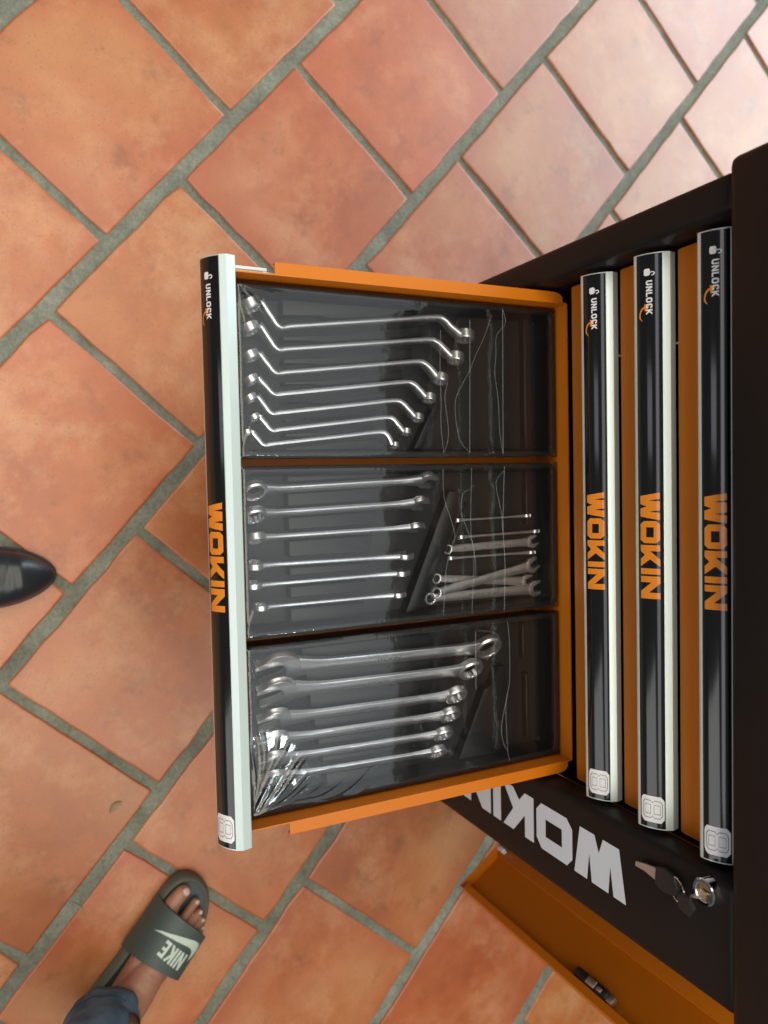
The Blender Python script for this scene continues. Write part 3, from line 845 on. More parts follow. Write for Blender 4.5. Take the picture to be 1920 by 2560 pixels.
# --- combination wrenches
def jaw_poly(R):
    h = 0.47
    P = [(1.02, h), (1.07, .60), (.98, .80)]
    for a in range(48, 313, 12):
        rr = 1.0 + 0.03 * math.sin(math.radians(a))
        P.append((rr * math.cos(math.radians(a)) * 1.0, rr * math.sin(math.radians(a))))
    P += [(.98, -.80), (1.07, -.60), (1.02, -h), (-.02, -h), (-.26, -.34), (-.34, 0), (-.26, .34), (-.02, h)]
    return [(p[0] * R, p[1] * R) for p in P]

def text_mesh(txt, size):
    cu = bpy.data.curves.new('txt', 'FONT'); cu.body = txt; cu.size = size; cu.align_x = 'CENTER'; cu.align_y = 'CENTER'; cu.offset = size * 0.012
    o = bpy.data.objects.new('txt', cu); COL.objects.link(o)
    dg = bpy.context.evaluated_depsgraph_get()
    me = bpy.data.meshes.new_from_object(o.evaluated_get(dg))
    bpy.data.objects.remove(o); bpy.data.curves.remove(cu)
    return me

def combination(label, ring_c, jaw_c, z, lean_deg, r_ring, r_jaw, w, th, group, texts=(), flip=-1.0, jaw_sign=1, dz=0.0):
    """ring_c, jaw_c: (x, y) centres; lean from standing on edge (0) to lying flat (90)"""
    a = Vector((*ring_c, z)); b_ = Vector((*jaw_c, z + dz))
    ex = (b_ - a); L = ex.length; ex.normalize()
    hor = Vector((ex.y, -ex.x, 0)).normalized()
    if hor.x < 0: hor = -hor
    up0 = ex.cross(hor); up0 = up0 if up0.z > 0 else -up0
    le = math.radians(lean_deg)
    wv = up0 * math.cos(le) - hor * math.sin(le)
    nv = up0 * math.sin(le) + hor * math.cos(le)         # visible face
    yv = wv.cross(ex)                                   # right handed: x, y, z = ex, yv, wv
    s = 1.0 if yv.dot(nv) > 0 else -1.0                  # visible face on local +y or -y
    root = thing('combination_wrench', label, 'wrench', (0, 0, 0), group)
    Mx = Matrix((ex, yv, wv)).transposed().to_4x4(); Mx.translation = (a + b_) / 2
    root.matrix_world = Mx
    h = L / 2
    # shaft
    n = 15
    pts, W, Tk = [], [], []
    x0, x1 = -h + r_ring * .86, h - r_jaw * .80
    for i in range(n):
        f = i / (n - 1)
        pts.append(Vector((x0 + (x1 - x0) * f, 0, 0)))
        fl0 = max(0, 1 - f / 0.13); fl1 = max(0, (f - 0.80) / 0.20)
        W.append(w * (1 + .06 * f) + fl0 ** 2 * (r_ring * .62 - w) + fl1 ** 2 * (r_jaw * .66 - w))
        Tk.append(th * .5 * (1 + .30 * fl0 + .45 * fl1))
    bm = bmesh.new(); sweep(bm, pts, [Vector((0, 0, 1))] * n, W, Tk)
    sh = bm_obj('shaft', bm, MAT['steel'], root, 50, local=True)
    # ring
    bm = bmesh.new()
    ring_mesh(bm, Vector((-h, 0, 0)), Vector((0, 1, 0)), Vector((1, 0, 0)), r_ring, r_ring * .66, th * 1.75)
    bm_obj('ring_end', bm, MAT['steel'], root, 32, local=True)
    # jaw
    ang = math.radians(19) * jaw_sign
    ca, sa = math.cos(ang), math.sin(ang)
    P = [(h + p[0] * ca - p[1] * sa, p[0] * sa + p[1] * ca) for p in jaw_poly(r_jaw)]
    bm = bmesh.new()
    add_prism(bm, P, lambda p, d: Vector((p[0], d, p[1])), -th * .72, th * .72)
    caps = [f for f in bm.faces if len(f.verts) > 4]
    es = list({e for f in caps for e in f.edges})
    bmesh.ops.bevel(bm, geom=es, offset=th * .16, segments=2, affect='EDGES', profile=0.5, clamp_overlap=True)
    bm_obj('open_jaw', bm, MAT['steel'], root, 40, local=True)
    for (txt, pos, size) in texts:
        me = text_mesh(txt, size)
        for v in me.vertices:
            # seen on the visible face; glyph tops towards -wv as in the photo, running jaw -> ring
            u_, t_ = v.co.x, v.co.y
            v.co = Vector((pos * h - u_ * 1.0, s * (th * .5 + .00012), flip * t_))
        me.materials.clear(); me.materials.append(MAT['engrave'])
        o = bpy.data.objects.new('stamped_text', me); COL.objects.link(o); o.parent = sh
    return root

G2 = 'combination wrenches standing in the middle tray'
T2W = [((-.0625, -.3520), (-.0690, -.1530), 40, .0136, .0115, .0048, .0049), ((-.0375, -.3530), (-.0430, -.1630), 34, .0130, .0108, .0046, .0047),
       ((-.0135, -.3525), (-.0160, -.1690), 20, .0114, .0102, .0044, .0045), ((.0138, -.3548), (.0148, -.1835), -10, .0102, .0094, .0042, .0043),
       ((.0342, -.3563), (.0337, -.1880), -6, .0096, .0088, .0040, .0041), ((.0573, -.3495), (.0576, -.1925), -4, .0090, .0084, .0038, .0039)]
L2 = ['longest edge standing combination wrench in the middle tray, beside the spanner tray', 'second edge standing combination wrench in the middle tray, large ring end', 'third edge standing combination wrench in the middle tray',
      'fourth edge standing combination wrench in the middle tray', 'fifth edge standing combination wrench in the middle tray', 'shortest edge standing combination wrench in the middle tray, beside the large wrenches']
for (rc, jc, ln, rr, rj, w, th), lb in zip(T2W, L2):
    combination(lb, rc, jc, 0.4842, ln, rr, rj, w, th, G2, jaw_sign=-1)
# ribs of the middle tray
t2 = trays[1]
xs = [p[0][0] for p in T2W]; xj = [p[1][0] for p in T2W]
for i in range(-1, 6):
    def ln_(k, y):
        f = (y + .352) / .19
        return xs[k] + (xj[k] - xs[k]) * f
    ya = -0.3155; ye = [-.185, -.205, -.214, -.220, -.224, -.228, -.232][i + 1]
    lo = (lambda y: -0.0765) if i < 0 else (lambda y, k=i: ln_(k, y) + .0058)
    hi = (lambda y: 0.0780) if i == 5 else (lambda y, k=i + 1: ln_(k, y) - .0058)
    rib(t2, [(lo(ya), ya), (hi(ya), ya), (hi(ye), ye - .004), (lo(ye), ye + .002)], 0.4805)
# diagonal wall before the loose bin
rib(t2, [(-0.0560, -0.1215), (-0.0420, -0.1265), (0.0800, -0.1815), (0.0800, -0.1640), (0.0120, -0.1270), (-0.0300, -0.1090), (-0.0560, -0.1050)], 0.4815)
rib(t2, [(-.0765, -.0085), (-.0765, -.003), (-.012, -.003), (-.012, -.0085)], 0.4745)
rib(t2, [(-.0420, -.0920), (-.0400, -.0885), (.0120, -.1105), (.0100, -.1140)], 0.4725)

# --- loose small wrenches
GS = 'loose small wrenches in the end of the middle tray'
BZ = 0.4705
SM = [((-.0211, -.1060), (-.0225, -.0085), BZ + .003, 3, .0042, .0050, .0024, .0026, 'topmost loose small wrench in the middle tray, standing on edge by itself', ()),
      ((-.0011, -.1020), (-.0028, .0035), BZ + .003, 4, .0048, .0056, .0026, .0028, 'second loose small wrench in the middle tray, standing on edge', ()),
      ((.0122, -.1185), (.0100, .0020), BZ, 86, .0060, .0080, .0044, .0030, 'loose small wrench lying flat between two wrenches standing on edge', (('9', -.62, .0040), ('WOKIN', .14, .0036), ('9', .62, .0036))),
      ((.0228, -.1165), (.0229, -.0030), BZ + .003, 4, .0046, .0055, .0025, .0026, 'loose small wrench on edge just below the single flat one', ()),
      ((.0456, -.1340), (.0590, -.0060), BZ - .001, 88, .0064, .0086, .0046, .0030, 'loose flat wrench crossing underneath another, ring end free', (('10', -.66, .0042), ('10', .62, .0040))),
      ((.0617, -.1375), (.0390, -.0020), BZ + .0040, 84, .0072, .0094, .0050, .0034, 'loose flat wrench lying slantwise on top of two others', (('11', -.58, .0044), ('WOKIN', .12, .0046), ('11', .60, .0044))),
      ((.0680, -.1430), (.0690, .0050), BZ - .0005, 87, .0076, .0102, .0054, .0034, 'lowest loose flat wrench with its ring under another ring', (('12', -.70, .0046), ('CHROME  VANADIUM', .0, .0044), ('12', .60, .0046)))]
for rc, jc, z, ln, rr, rj, w, th, lb, tx in SM:
    combination(lb, rc, jc, z, ln, rr, rj, w, th, GS, texts=tx, jaw_sign=1)

# --- large combination wrenches (third tray): jaw at the front, ring at the back
G3 = 'large combination wrenches leaning in one tray'
T3W = [((.1300, -.0740), (.1235, -.3310), 52, .0180, .0232, .0086, .0056, '24', 'largest leaning combination wrench with wide open jaw, beside the middle tray'),
       ((.1535, -.0985), (.1480, -.3330), 50, .0160, .0208, .0078, .0054, '22', 'second leaning combination wrench, jaw just below the largest one'),
       ((.1810, -.1190), (.1765, -.3370), 46, .0142, .0176, .0070, .0052, '19', 'third leaning combination wrench in the tray of large wrenches'),
       ((.2030, -.1275), (.1985, -.3380), 44, .0134, .0164, .0065, .0049, '18', 'fourth leaning combination wrench in the tray of large wrenches'),
       ((.2240, -.1370), (.2185, -.3390), 42, .0128, .0156, .0061, .0047, '17', 'fifth leaning combination wrench in the tray of large wrenches'),
       ((.2435, -.1455), (.2375, -.3395), 40, .0122, .0148, .0058, .0045, '16', 'last leaning combination wrench, nearest the wrinkled corner of the film')]
for rc, jc, ln, rr, rj, w, th, num, lb in T3W:
    combination(lb, rc, jc, 0.4835, ln, rr, rj, w, th, G3, texts=((num, .62, w * 1.0), ('WOKIN', .02, w * 0.95), (num, -.66, w * .95)), flip=1.0, jaw_sign=-1)
t3 = trays[2]
xr = [p[0][0] for p in T3W]; xq = [p[1][0] for p in T3W]
for i in range(-1, 6):
    def l3(k, y):
        f = (y + .34) / .22
        return xq[k] + (xr[k] - xq[k]) * f
    ya = -0.300 + .004 * i; ye = [-.150, -.150, -.165, -.182, -.190, -.197, -.205][i + 1]
    lo = (lambda y: 0.1060) if i < 0 else (lambda y, k=i: l3(k, y) + .0066)
    hi = (lambda y: 0.2605) if i == 5 else (lambda y, k=i + 1: l3(k, y) - .0060)
    if hi(ya) - lo(ya) < .003: continue
    rib(t3, [(lo(ya), ya), (hi(ya), ya), (hi(ye), ye), (lo(ye), ye)], 0.4800)
rib(t3, [(.1564, -.0561), (.1791, -.0668), (.1806, -.0754), (.2605, -.1140), (.2605, -.0600), (.2605, -.0560), (.2500, -.0480), (.1750, -.0440), (.1564, -.0480)], 0.4800)
rib(t3, [(.1720, -.0130), (.1720, -.0080), (.2520, -.0080), (.2520, -.0130)], 0.4750)
rib(t3, [(.1095, -.0170), (.1095, -.0120), (.1520, -.0120), (.1520, -.0170)], 0.4750)

# --- shrink film over each tray
REFL_LINES = [  # paths of the painted-in ceiling reflections, per tray
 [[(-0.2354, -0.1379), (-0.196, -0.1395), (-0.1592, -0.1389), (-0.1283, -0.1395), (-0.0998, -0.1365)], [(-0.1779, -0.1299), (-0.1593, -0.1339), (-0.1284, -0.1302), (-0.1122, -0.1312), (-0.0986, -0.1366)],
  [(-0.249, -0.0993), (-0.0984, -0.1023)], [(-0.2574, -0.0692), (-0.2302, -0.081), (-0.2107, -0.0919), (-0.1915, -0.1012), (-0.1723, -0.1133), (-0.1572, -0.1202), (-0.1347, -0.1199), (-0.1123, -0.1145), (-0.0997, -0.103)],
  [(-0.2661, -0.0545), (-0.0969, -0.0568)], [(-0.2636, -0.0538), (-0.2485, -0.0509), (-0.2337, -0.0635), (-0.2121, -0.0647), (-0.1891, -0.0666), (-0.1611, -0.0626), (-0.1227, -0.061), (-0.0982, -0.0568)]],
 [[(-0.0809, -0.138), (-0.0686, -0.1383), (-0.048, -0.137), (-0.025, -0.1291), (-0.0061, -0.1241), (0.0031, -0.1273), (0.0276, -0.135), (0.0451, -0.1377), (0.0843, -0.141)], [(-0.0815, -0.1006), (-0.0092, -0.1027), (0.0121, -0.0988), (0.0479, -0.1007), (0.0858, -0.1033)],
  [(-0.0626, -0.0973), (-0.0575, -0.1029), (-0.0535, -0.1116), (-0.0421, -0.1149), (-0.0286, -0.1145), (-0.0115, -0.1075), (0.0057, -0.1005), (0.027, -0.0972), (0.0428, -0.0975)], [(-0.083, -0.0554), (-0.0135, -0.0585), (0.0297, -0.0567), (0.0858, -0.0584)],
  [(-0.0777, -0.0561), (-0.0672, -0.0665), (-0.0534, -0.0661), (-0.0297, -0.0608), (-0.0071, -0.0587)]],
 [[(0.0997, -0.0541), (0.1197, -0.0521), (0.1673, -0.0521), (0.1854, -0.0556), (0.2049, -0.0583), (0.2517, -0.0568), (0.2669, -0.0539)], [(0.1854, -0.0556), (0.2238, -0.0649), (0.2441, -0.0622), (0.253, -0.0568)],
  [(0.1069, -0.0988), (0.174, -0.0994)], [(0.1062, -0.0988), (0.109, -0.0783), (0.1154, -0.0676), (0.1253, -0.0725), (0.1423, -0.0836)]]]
FZ = 0.4972
fr_rnd = random.Random(5)
FANS = {2: [(TRAYS[2][1], TY0, .10 + 1.36 * (k + fr_rnd.uniform(-.4, .4)) / 20, fr_rnd.uniform(.05, .13) * (1.25 if k < 7 else .8), fr_rnd.uniform(.0012, .0019), fr_rnd.uniform(.00025, .0007)) for k in range(21)],
        0: [(TRAYS[0][1], TY0, .15 + 1.2 * (k + fr_rnd.uniform(-.4, .4)) / 8, fr_rnd.uniform(.03, .05), .0013, fr_rnd.uniform(.0002, .0004)) for k in range(9)]
           + [(TRAYS[0][0], TY0, .15 + 1.2 * (k + fr_rnd.uniform(-.4, .4)) / 8, fr_rnd.uniform(.03, .06), .0013, fr_rnd.uniform(.0002, .0004)) for k in range(9)],
        1: [(TRAYS[1][1], TY0, .15 + 1.2 * (k + fr_rnd.uniform(-.4, .4)) / 6, fr_rnd.uniform(.02, .04), .0013, fr_rnd.uniform(.0002, .0004)) for k in range(7)]}
def film_z(i, x, y):
    x0, x1 = TRAYS[i]
    z = FZ + 0.0005 * noise.noise(Vector((x * 22, y * 14, i * 5.0)))
    for cx, cy, amp, fq in ((x0, TY0, .00014, 46), (x1, TY0, .00006 if i == 2 else .00010, 50), (x0, TY1, .0001, 30), (x1, TY1, .0001, 30)):
        dx, dy = abs(x - cx), abs(y - cy)
        rho = math.hypot(dx, dy)
        if rho < 0.16 and rho > 0.002:
            th = math.atan2(dx, dy)
            L = 0.035
            env = math.exp(-(rho / L) ** 1.6) * min(1, rho / .012)
            wob = 1.6 * noise.noise(Vector((rho * 30, th * 3, i + cx * 9)))
            z += amp * env * (math.sin(fq * th + 2.2 * wob) + .5 * math.sin(fq * 1.9 * th + 3.1 * wob))
    # long folds fanning out of the corner by the wrinkled end
    if i in FANS:
        for (cx, cy, th_, ln, wd, am) in FANS[i]:
            dx, dy = abs(x - cx), abs(y - cy)
            rho = math.hypot(dx, dy)
            if rho < ln and rho > .003:
                a_ = math.atan2(dx, dy)
                t_ = (a_ - th_ - .10 * math.sin(rho * 40 + th_ * 7)) * rho / wd
                if abs(t_) < 3:
                    z += am * math.exp(-t_ * t_) * math.sin(math.pi * min(1, rho / ln)) ** .7
    # crimped long edges
    e = min(x - x0, x1 - x)
    z += 0.00022 * math.exp(-e / .006) * noise.noise(Vector((x * 120, y * 330, i)))
    return z
def build_film(i):
    x0, x1 = TRAYS[i]
    x0 -= .0004; x1 += .0004
    y0, y1 = TY0 - .0004, TY1 + .0004
    nx, ny = (200, 440) if i == 2 else (130, 290)
    verts, faces = [], []
    for a in range(nx + 1):
        for b_ in range(ny + 1):
            x = x0 + (x1 - x0) * a / nx; y = y0 + (y1 - y0) * b_ / ny
            e = min(x - x0, x1 - x, y - y0, y1 - y)
            z = film_z(i, x, y)
            if e < .004: z = (TZ + .0006) + (z - TZ - .0006) * (e / .004)
            verts.append((x, y, z))
    for a in range(nx):
        for b_ in range(ny):
            p = a * (ny + 1) + b_
            faces.append((p, p + ny + 1, p + ny + 2, p + 1))
    # skirt down the tray sides
    rim = [a * (ny + 1) for a in range(nx + 1)] + [nx * (ny + 1) + b_ for b_ in range(1, ny + 1)] + [a * (ny + 1) + ny for a in range(nx - 1, -1, -1)] + [b_ for b_ in range(ny - 1, 0, -1)]
    base = len(verts)
    for k in rim:
        v = verts[k]; verts.append((v[0], v[1], TZ - .012))
    for k in range(len(rim)):
        j = (k + 1) % len(rim)
        faces.append((rim[k], base + k, base + j, rim[j]))
    L = trays[i].location
    me = bpy.data.meshes.new('shrink_film')
    me.from_pydata([(v[0] - L.x, v[1] - L.y, v[2] - L.z) for v in verts], [], faces)
    finish(me, MAT['film'], 80)
    o = bpy.data.objects.new('shrink_film', me); COL.objects.link(o); o.parent = trays[i]
    for pts in REFL_LINES[i]:
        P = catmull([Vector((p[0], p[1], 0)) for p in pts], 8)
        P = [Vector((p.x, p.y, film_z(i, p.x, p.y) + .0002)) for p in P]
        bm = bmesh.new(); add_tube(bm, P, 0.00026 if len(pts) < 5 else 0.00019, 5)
        bm_obj('film_reflection_line', bm, MAT['reflection_line'], o, 60)  # thin pale ridge standing in for a line mirrored in the film
for i in range(3):
    build_film(i)

# ------------------------------------------------------------------ person: foot in slide sandal, jeans cuff
SO = Vector((0.66, -0.41, 0)); SD = Vector((-0.753, 0.658, 0)); SR = Vector((0.658, 0.753, 0))
def fp(u, w, z): return SO + SD * u + SR * w + Vector((0, 0, z))
PER = thing('person', 'bare foot in a dark green slide sandal under a blue jeans cuff', 'person', tuple(fp(-.02, .01, 0)))

def sole_outline(ins=0.0):
    P = [(.1285, -.004), (.1255, .012), (.117, .027), (.102, .040), (.082, .0505), (.055, .0560), (.020, .0555), (-.02, .050), (-.06, .0455), (-.10, .043), (-.125, .034), (-.137, .014), (-.138, -.006), (-.130, -.024), (-.108, -.034), (-.07, -.0345), (-.03, -.0325), (.01, -.0335), (.045, -.0370), (.075, -.0385), (.100, -.0370), (.116, -.0300), (.1255, -.018)]
    cu, cw = 0.0, 0.008
    C = catmull([Vector((p[0], p[1], 0)) for p in P] + [Vector((P[0][0], P[0][1], 0))], 3)[:-1]
    out = []
    for p in C:
        d = Vector((p.x - cu, (p.y - cw) * 2.6, 0)); d = Vector((d.x, d.y / 2.6 * 2.6, 0)).normalized()
        out.append((p.x - d.x * ins, p.y - d.y * ins))
    return out
bm = bmesh.new()
prof = [(0.002, 0.0008), (-0.001, 0.004), (-0.0015, 0.012), (0.0, 0.022), (0.002, 0.0275), (0.0045, 0.0290), (0.0070, 0.0275), (0.0095, 0.0245)]
R = [[bm.verts.new(fp(p[0], p[1], z)) for p in sole_outline(ins)] for ins, z in prof]
n = len(R[0])
for A, B in zip(R, R[1:]):
    for k in range(n): bm.faces.new((A[k], A[(k + 1) % n], B[(k + 1) % n], B[k]))
bm.faces.new(R[0][::-1])
sole = bm_obj('sandal_sole', bm, MAT['slide_sole'], PER, 50)
bm = bmesh.new()
vs = [bm.verts.new(fp(p[0], p[1], 0.0247)) for p in sole_outline(0.0090)]
vs2 = [bm.verts.new(fp(p[0] , p[1], 0.0240)) for p in sole_outline(0.016)]
for k in range(n): bm.faces.new((vs[k], vs[(k + 1) % n], vs2[(k + 1) % n], vs2[k]))
bm.faces.new(vs2)
bm_obj('footbed', bm, MAT['slide_bed'], sole, 60)

def strap_pt(s, q):
    """s 0..1 from left to right side, q 0..1 rear to front"""
    wl, wr = -0.0410, 0.0590
    a = math.pi * (1 - s)
    c, si = math.cos(a), math.sin(a)
    w = (wl + wr) / 2 + (wr - wl) / 2 * (abs(c) ** 0.80) * (1 if c > 0 else -1)
    hgt = 0.012 + (0.060 + 0.010 * (1 - q)) * (abs(si) ** 0.70)
    tip = (s - .40) * 2
    front = 0.080 - 0.018 * max(0, s - .35) ** 1.5 * 2.0 - 0.010 * (abs(tip) ** 2.5) * (.5 if s < .4 else 0)
    rear = 0.006 - 0.016 * (abs(s - .5) * 2) ** 2
    return rear + (front - rear) * q, w, hgt
def strap_surface(u, w, off=0.0008):
    best = None
    lo = 0
    S = [i / 120 for i in range(121)]
    for s in S:
        uu0, w0, _ = strap_pt(s, 0); uu1, _, _ = strap_pt(s, 1)
        e = abs(w0 - w)
        if best is None or e < best[0]:
            q = (u - uu0) / (uu1 - uu0)
            best = (e, strap_pt(s, max(0, min(1, q)))[2])
    return fp(u, w, best[1] + off)
bm = bmesh.new()
NS, NQ = 40, 8
top = [[bm.verts.new(fp(*strap_pt(a / NS, b_ / NQ))) for b_ in range(NQ + 1)] for a in range(NS + 1)]
def inset_pt(s, q):
    u, w, z = strap_pt(s, q); cw = 0.009
    return fp(u, cw + (w - cw) * .90, max(.010, z - .0055))
bot = [[bm.verts.new(inset_pt(a / NS, b_ / NQ)) for b_ in range(NQ + 1)] for a in range(NS + 1)]
for a in range(NS):
    for b_ in range(NQ):
        bm.faces.new((top[a][b_], top[a + 1][b_], top[a + 1][b_ + 1], top[a][b_ + 1]))
        bm.faces.new((bot[a][b_], bot[a][b_ + 1], bot[a + 1][b_ + 1], bot[a + 1][b_]))
    for b_ in (0, NQ):
        bm.faces.new((top[a][b_], bot[a][b_], bot[a + 1][b_], top[a + 1][b_]))
strap = bm_obj('sandal_strap', bm, MAT['slide'], PER, 50)
SW = [(0.0454, -0.0326), (0.0524, -0.0226), (0.0581, -0.0044), (0.0615, 0.0141), (0.0632, 0.029), (0.0613, 0.0396), (0.0572, 0.0439), (0.0484, 0.0448), (0.0398, 0.0427), (0.0326, 0.0387), (0.0405, 0.0377), (0.0472, 0.0357), (0.0505, 0.0313), (0.0522, 0.0235), (0.0518, 0.0096), (0.0512, -0.0076), (0.0495, -0.0202)]
def cut_all(bm, xs_, ys_):
    for x in xs_:
        bmesh.ops.bisect_plane(bm, geom=bm.verts[:] + bm.edges[:] + bm.faces[:], plane_co=(x, 0, 0), plane_no=(1, 0, 0), dist=1e-7)
    slice_y(bm, ys_)
bm = bmesh.new(); fill_poly(bm, SW)
cut_all(bm, [], [-.03 + .004 * i for i in range(20)])
map_bm(bm, lambda a, b_: strap_surface(a, b_, .0010))
bm_obj('strap_logo', bm, MAT['logo'], strap, 60)
bm, w = word_bm(NIKE, 'NIKE', 0.10)
cut_all(bm, [w * i / 10 for i in range(1, 10)], [.33, .66])
# glyph tops point to the heel (-u); words run from +w to -w
def nk(a, b_):
    t = a / w
    u = 0.0415 - b_ * 0.0240 + t * 0.0060
    wv = 0.0330 - t * 0.0440 - b_ * 0.0025
    return strap_surface(u, wv, .0010)
map_bm(bm, nk)
bm_obj('strap_lettering', bm, MAT['logo'], strap, 60)

# foot: one skin surface from blended volumes
bm = bmesh.new()
def ell(c, r, rotu=0.0):
    mm = Matrix.Translation(fp(*c)) @ Matrix((SD, SR, Vector((0, 0, 1)))).transposed().to_4x4() @ Matrix.Rotation(rotu, 4, 'Y') @ Matrix.Diagonal((*r, 1))
    bmesh.ops.create_icosphere(bm, subdivisions=3, radius=1.0, matrix=mm)
def chain(pts, rads, k=7):
    for (a, ra), (b_, rb) in zip(zip(pts, rads), zip(pts[1:], rads[1:])):
        for i in range(k):
            t = i / (k - 1)
            c = [a[j] + (b_[j] - a[j]) * t for j in range(3)]
            r = ra + (rb - ra) * t
            ell(c, (r, r, r))
ZB = 0.0245
chain([(.050, -.016, ZB + .018), (.082, -.0215, ZB + .0125), (.1010, -.0185, ZB + .0105)], [.017, .0125, .0112])
ell((.104, -.0165, ZB + .0095), (.0105, .0105, .0085))
for (tb, tt, r) in (((.050, .004), (.0985, .0115), .0078), ((.046, .018), (.0885, .0275), .0073), ((.040, .030), (.0800, .0390), .0068), ((.034, .040), (.0705, .0480), .0064)):
    mid = ((tb[0] + tt[0] * 1.6) / 2.6, (tb[1] + tt[1] * 1.6) / 2.6)
    chain([(tb[0], tb[1], ZB + .020), (mid[0], mid[1], ZB + r * 1.75), (tt[0], tt[1], ZB + r * .95)], [r * 1.3, r * .98, r * .95])
chain([(.040, .006, ZB + .018), (.00, .006, ZB + .028), (-.040, .002, ZB + .040), (-.068, -.006, ZB + .055)], [.019, .024, .028, .031], 6)
chain([(.040, .026, ZB + .014), (.00, .024, ZB + .016), (-.06, .014, ZB + .020), (-.098, .004, ZB + .024)], [.016, .018, .020, .023], 7)
chain([(.040, -.014, ZB + .016), (.00, -.012, ZB + .018), (-.06, -.006, ZB + .022), (-.098, .002, ZB + .026)], [.017, .018, .021, .023], 7)
chain([(-.070, -.008, ZB + .055), (-.072, -.016, ZB + .12), (-.074, -.026, ZB + .22)], [.031, .030, .036], 8)
me = bpy.data.meshes.new('foot')
bmesh.ops.translate(bm, verts=bm.verts, vec=-PER.location)
bm.to_mesh(me); bm.free()
foot = bpy.data.objects.new('foot', me); COL.objects.link(foot)
md = foot.modifiers.new('r', 'REMESH'); md.mode = 'VOXEL'; md.voxel_size = 0.0016
md = foot.modifiers.new('s', 'SMOOTH'); md.factor = 0.6; md.iterations = 5
dg = bpy.context.evaluated_depsgraph_get()
me2 = bpy.data.meshes.new_from_object(foot.evaluated_get(dg))
foot.modifiers.clear(); foot.data = me2
me2.materials.clear(); finish(me2, MAT['skin'], 180)
foot.parent = PER
for c, r in (((.1075, -.0165, ZB + .0178), (.0062, .0064, .0024)), ((.1020, .0118, ZB + .0140), (.0036, .0036, .0016)), ((.0915, .0280, ZB + .0130), (.0033, .0033, .0015)), ((.0830, .0398, ZB + .0122), (.0030, .0030, .0014)), ((.0732, .0487, ZB + .0115), (.0030, .0030, .0014))):
    bm = bmesh.new(); ell(c, r, 0.35)
    bm_obj('toenail', bm, MAT['nail'], foot, 180)

# jeans leg
bm = bmesh.new()
NR, NZ = 64, 44
rows = []
for j in range(NZ + 1):
    f = j / NZ
    zc = 0.072 + 0.42 * f
    cu, cw = -0.076 - .060 * f, -0.026 - .150 * f
    ring = []
    for k in range(NR):
        a = 2 * math.pi * k / NR
        rad = 0.0440 + .030 * f
        ca, sa = math.cos(a), math.sin(a)
        fold = 0.0045 * math.sin(3 * a + 14 * f + 1.0) * min(1, f * 5) + 0.0040 * noise.noise(Vector((ca * 2.2, sa * 2.2, f * 16)))
        fold += 0.0030 * math.sin(f * 60 + 2 * sa) * math.exp(-f * 6) * min(1, f * 9)
        if f < 0.055: fold += 0.0010
        rr = rad + fold
        u = cu + rr * 1.06 * ca; w = cw + rr * .98 * sa
        z = zc + (0.018 * ca if f < .25 else 0.018 * ca * max(0, (1 - (f - .25) * 3))) + .004 * noise.noise(Vector((ca * 1.5, sa * 1.5, 9)))
        ring.append(bm.verts.new(fp(u, w, z)))
    rows.append(ring)
# hem thickness: inner lip
inner = []
for k in range(NR):
    v = rows[0][k].co; c = fp(-.076, -.026, v.z)
    inner.append([bm.verts.new(c + (v - c) * .965 + Vector((0, 0, .0005))), bm.verts.new(c + (v - c) * .93 + Vector((0, 0, .05)))])
for A, B in zip(rows, rows[1:]):
    for k in range(NR): bm.faces.new((A[k], A[(k + 1) % NR], B[(k + 1) % NR], B[k]))
for k in range(NR):
    j = (k + 1) % NR
    bm.faces.new((rows[0][k], inner[k][0], inner[j][0], rows[0][j]))
    bm.faces.new((inner[k][0], inner[k][1], inner[j][1], inner[j][0]))
bm.faces.new(rows[-1])
hem_pts = [rows[3][k].co.copy() for k in range(NR)]
side = [rows[j][26].co.copy() for j in range(0, NZ)]
ctr = fp(-.076, -.026, 0)
jeans = bm_obj('jeans_leg', bm, MAT['denim'], PER, 180)
bm = bmesh.new()
add_tube(bm, [Vector((ctr.x + (p.x - ctr.x) * 1.006, ctr.y + (p.y - ctr.y) * 1.006, p.z)) for p in hem_pts], 0.0008, 6, True)
add_tube(bm, [Vector((ctr.x + (p.x - ctr.x) * 1.01, ctr.y + (p.y - ctr.y) * 1.01, p.z)) for p in side], 0.0014, 6)
bm_obj('jeans_seam', bm, MAT['denim_seam'], jeans, 60)

# ------------------------------------------------------------------ black leather shoe at the frame edge
SHX, SHY = 0.058, -0.5205
SHOE = thing('leather_shoe', 'black polished leather shoe with its toe pointing at the drawer', 'shoe', (SHX, -0.66, 0))
def shoe_half(t):            # t distance back from the toe tip
    if t < 0.10: return 0.0435 * (1 - (1 - t / 0.10) ** 2.1) ** 0.62
    if t < 0.19: return 0.0435 - 0.008 * (t - 0.10) / .09
    return 0.0355 - 0.006 * ((t - .19) / .10) ** 2
def shoe_sec(t):
    hw = max(0.001, shoe_half(t))
    top = 0.018 + 0.034 * min(1, t / 0.045) ** .55 + 0.035 * max(0, (t - .07) / .12) ** 1.3
    return hw, min(top, .105)
bm = bmesh.new(); rows = []
TS = [0.0006, .003, .007, .012, .018, .025, .032, .039, .044, .047, .05, .0525, .055, .058, .061, .064, .067, .07, .074, .08, .088, .096, .10, .103, .106, .11, .12, .14, .16, .185, .21, .24, .27, .285]
NK = 24
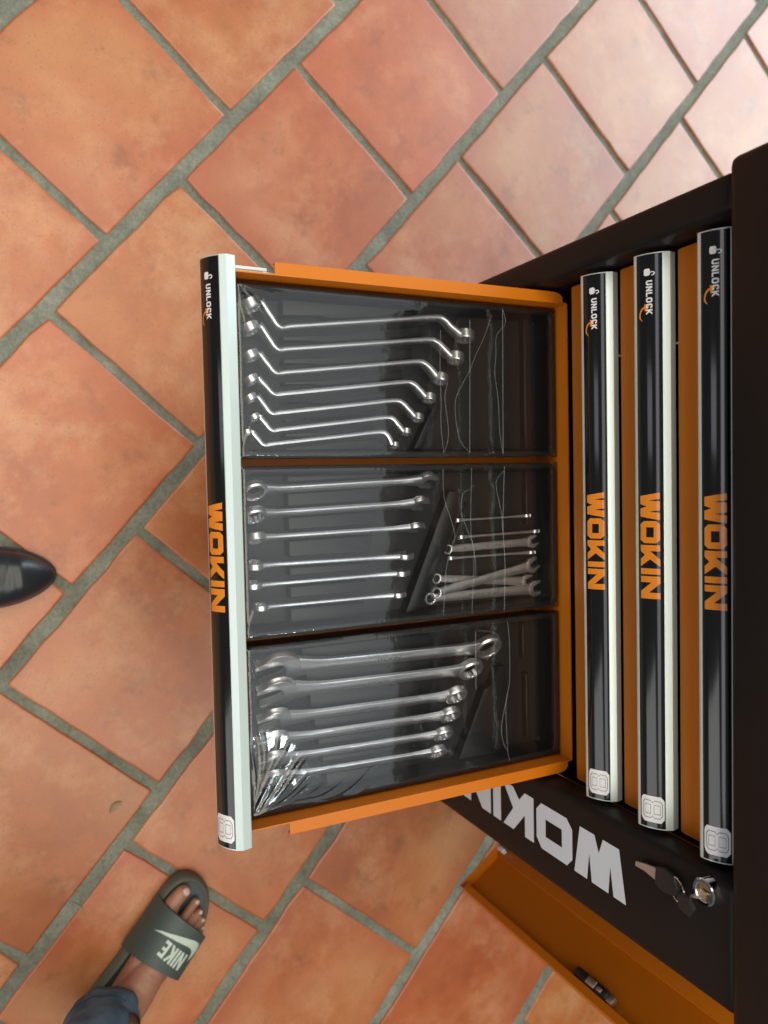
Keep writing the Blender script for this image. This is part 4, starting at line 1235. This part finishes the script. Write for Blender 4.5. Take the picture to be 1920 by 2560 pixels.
for t in TS:
    hw, tp = shoe_sec(t); ring = []
    for k in range(NK + 1):
        a = math.pi * k / NK
        c, si = math.cos(a), math.sin(a)
        x = hw * (abs(c) ** .8) * (1 if c > 0 else -1)
        z = 0.010 + (tp - .010) * si ** .72
        z += .0012 * noise.noise(Vector((x * 40, t * 34, 3))) - (.0011 * math.exp(-((t - .064 - .16 * x) / .0030) ** 2) * si + .0009 * math.exp(-((t - .053 + .10 * x) / .0026) ** 2) * si + .003 * math.exp(-((t - .105 - .1 * x) / .0035) ** 2) * si)
        ring.append(bm.verts.new((SHX + x + .02 * t * .2, SHY - t, z)))
    rows.append(ring)
for A, B in zip(rows, rows[1:]):
    for k in range(NK): bm.faces.new((A[k], A[k + 1], B[k + 1], B[k]))
bm.faces.new(rows[0]); bm.faces.new(rows[-1][::-1])
bm_obj('shoe_upper', bm, MAT['leather'], SHOE, 70)
bm = bmesh.new(); P = []
for t in TS: P.append((SHX + shoe_half(t) + .0022, SHY - t + .002))
for t in TS[::-1]: P.append((SHX - shoe_half(t) - .0022, SHY - t + .002))
add_prism(bm, P[::-1], lambda p, d: Vector((p[0], p[1], d)), 0.0008, 0.0115, .0015, 2)
bm_obj('shoe_sole', bm, MAT['sole'], SHOE, 40)

# ------------------------------------------------------------------ floor debris
def debris(name, label, cat, c, L, w, ang, mat, curl=.002):
    bm = bmesh.new(); rows = []
    for i in range(9):
        f = i / 8; t = (f - .5) * L; hw = w * math.sin(math.pi * min(.97, max(.03, f))) ** .7
        d = Vector((math.cos(ang), math.sin(ang), 0)); s = Vector((-d.y, d.x, 0))
        p = Vector((c[0], c[1], .0016)) + d * t + s * (.12 * L * math.sin(f * 3))
        rows.append([bm.verts.new(p + s * hw * q + Vector((0, 0, abs(q) * curl + .0006 * math.sin(f * 9)))) for q in (-1, -.4, .4, 1)])
    low = [[bm.verts.new(v.co - Vector((0, 0, .0007))) for v in r] for r in rows]
    for A, B in zip(rows, rows[1:]):
        for k in range(3): bm.faces.new((A[k], A[k + 1], B[k + 1], B[k]))
    for A, B in zip(low, low[1:]):
        for k in range(3): bm.faces.new((A[k], B[k], B[k + 1], A[k + 1]))
    for k in (0, 3):
        for i in range(8): bm.faces.new((rows[i][k], rows[i + 1][k], low[i + 1][k], low[i][k]))
    for r_, l_ in ((rows[0], low[0]), (rows[-1], low[-1])):
        for k in range(3): bm.faces.new((r_[k], r_[k + 1], l_[k + 1], l_[k]))
    tag(bm_obj(name, bm, mat, None, 60), label, cat)
DEB = [((0.3945, -0.4660), (0.5350, -0.5110))]
leafm = simple('dry_leaf', (0.27, 0.20, 0.12), 0.8)
debris('dry_leaf', 'small curled dry leaf scrap on a floor tile left of the sandal', 'leaf', (0.4290, -0.4470), 0.022, 0.0048, 2.2, leafm)
debris('grass_blade', 'thin pale grass blade scrap on a tile near the sandal', 'grass', (0.575, -0.508), 0.035, 0.0013, 0.6, simple('dry_grass', (0.24, 0.24, 0.14), 0.8), .0003)
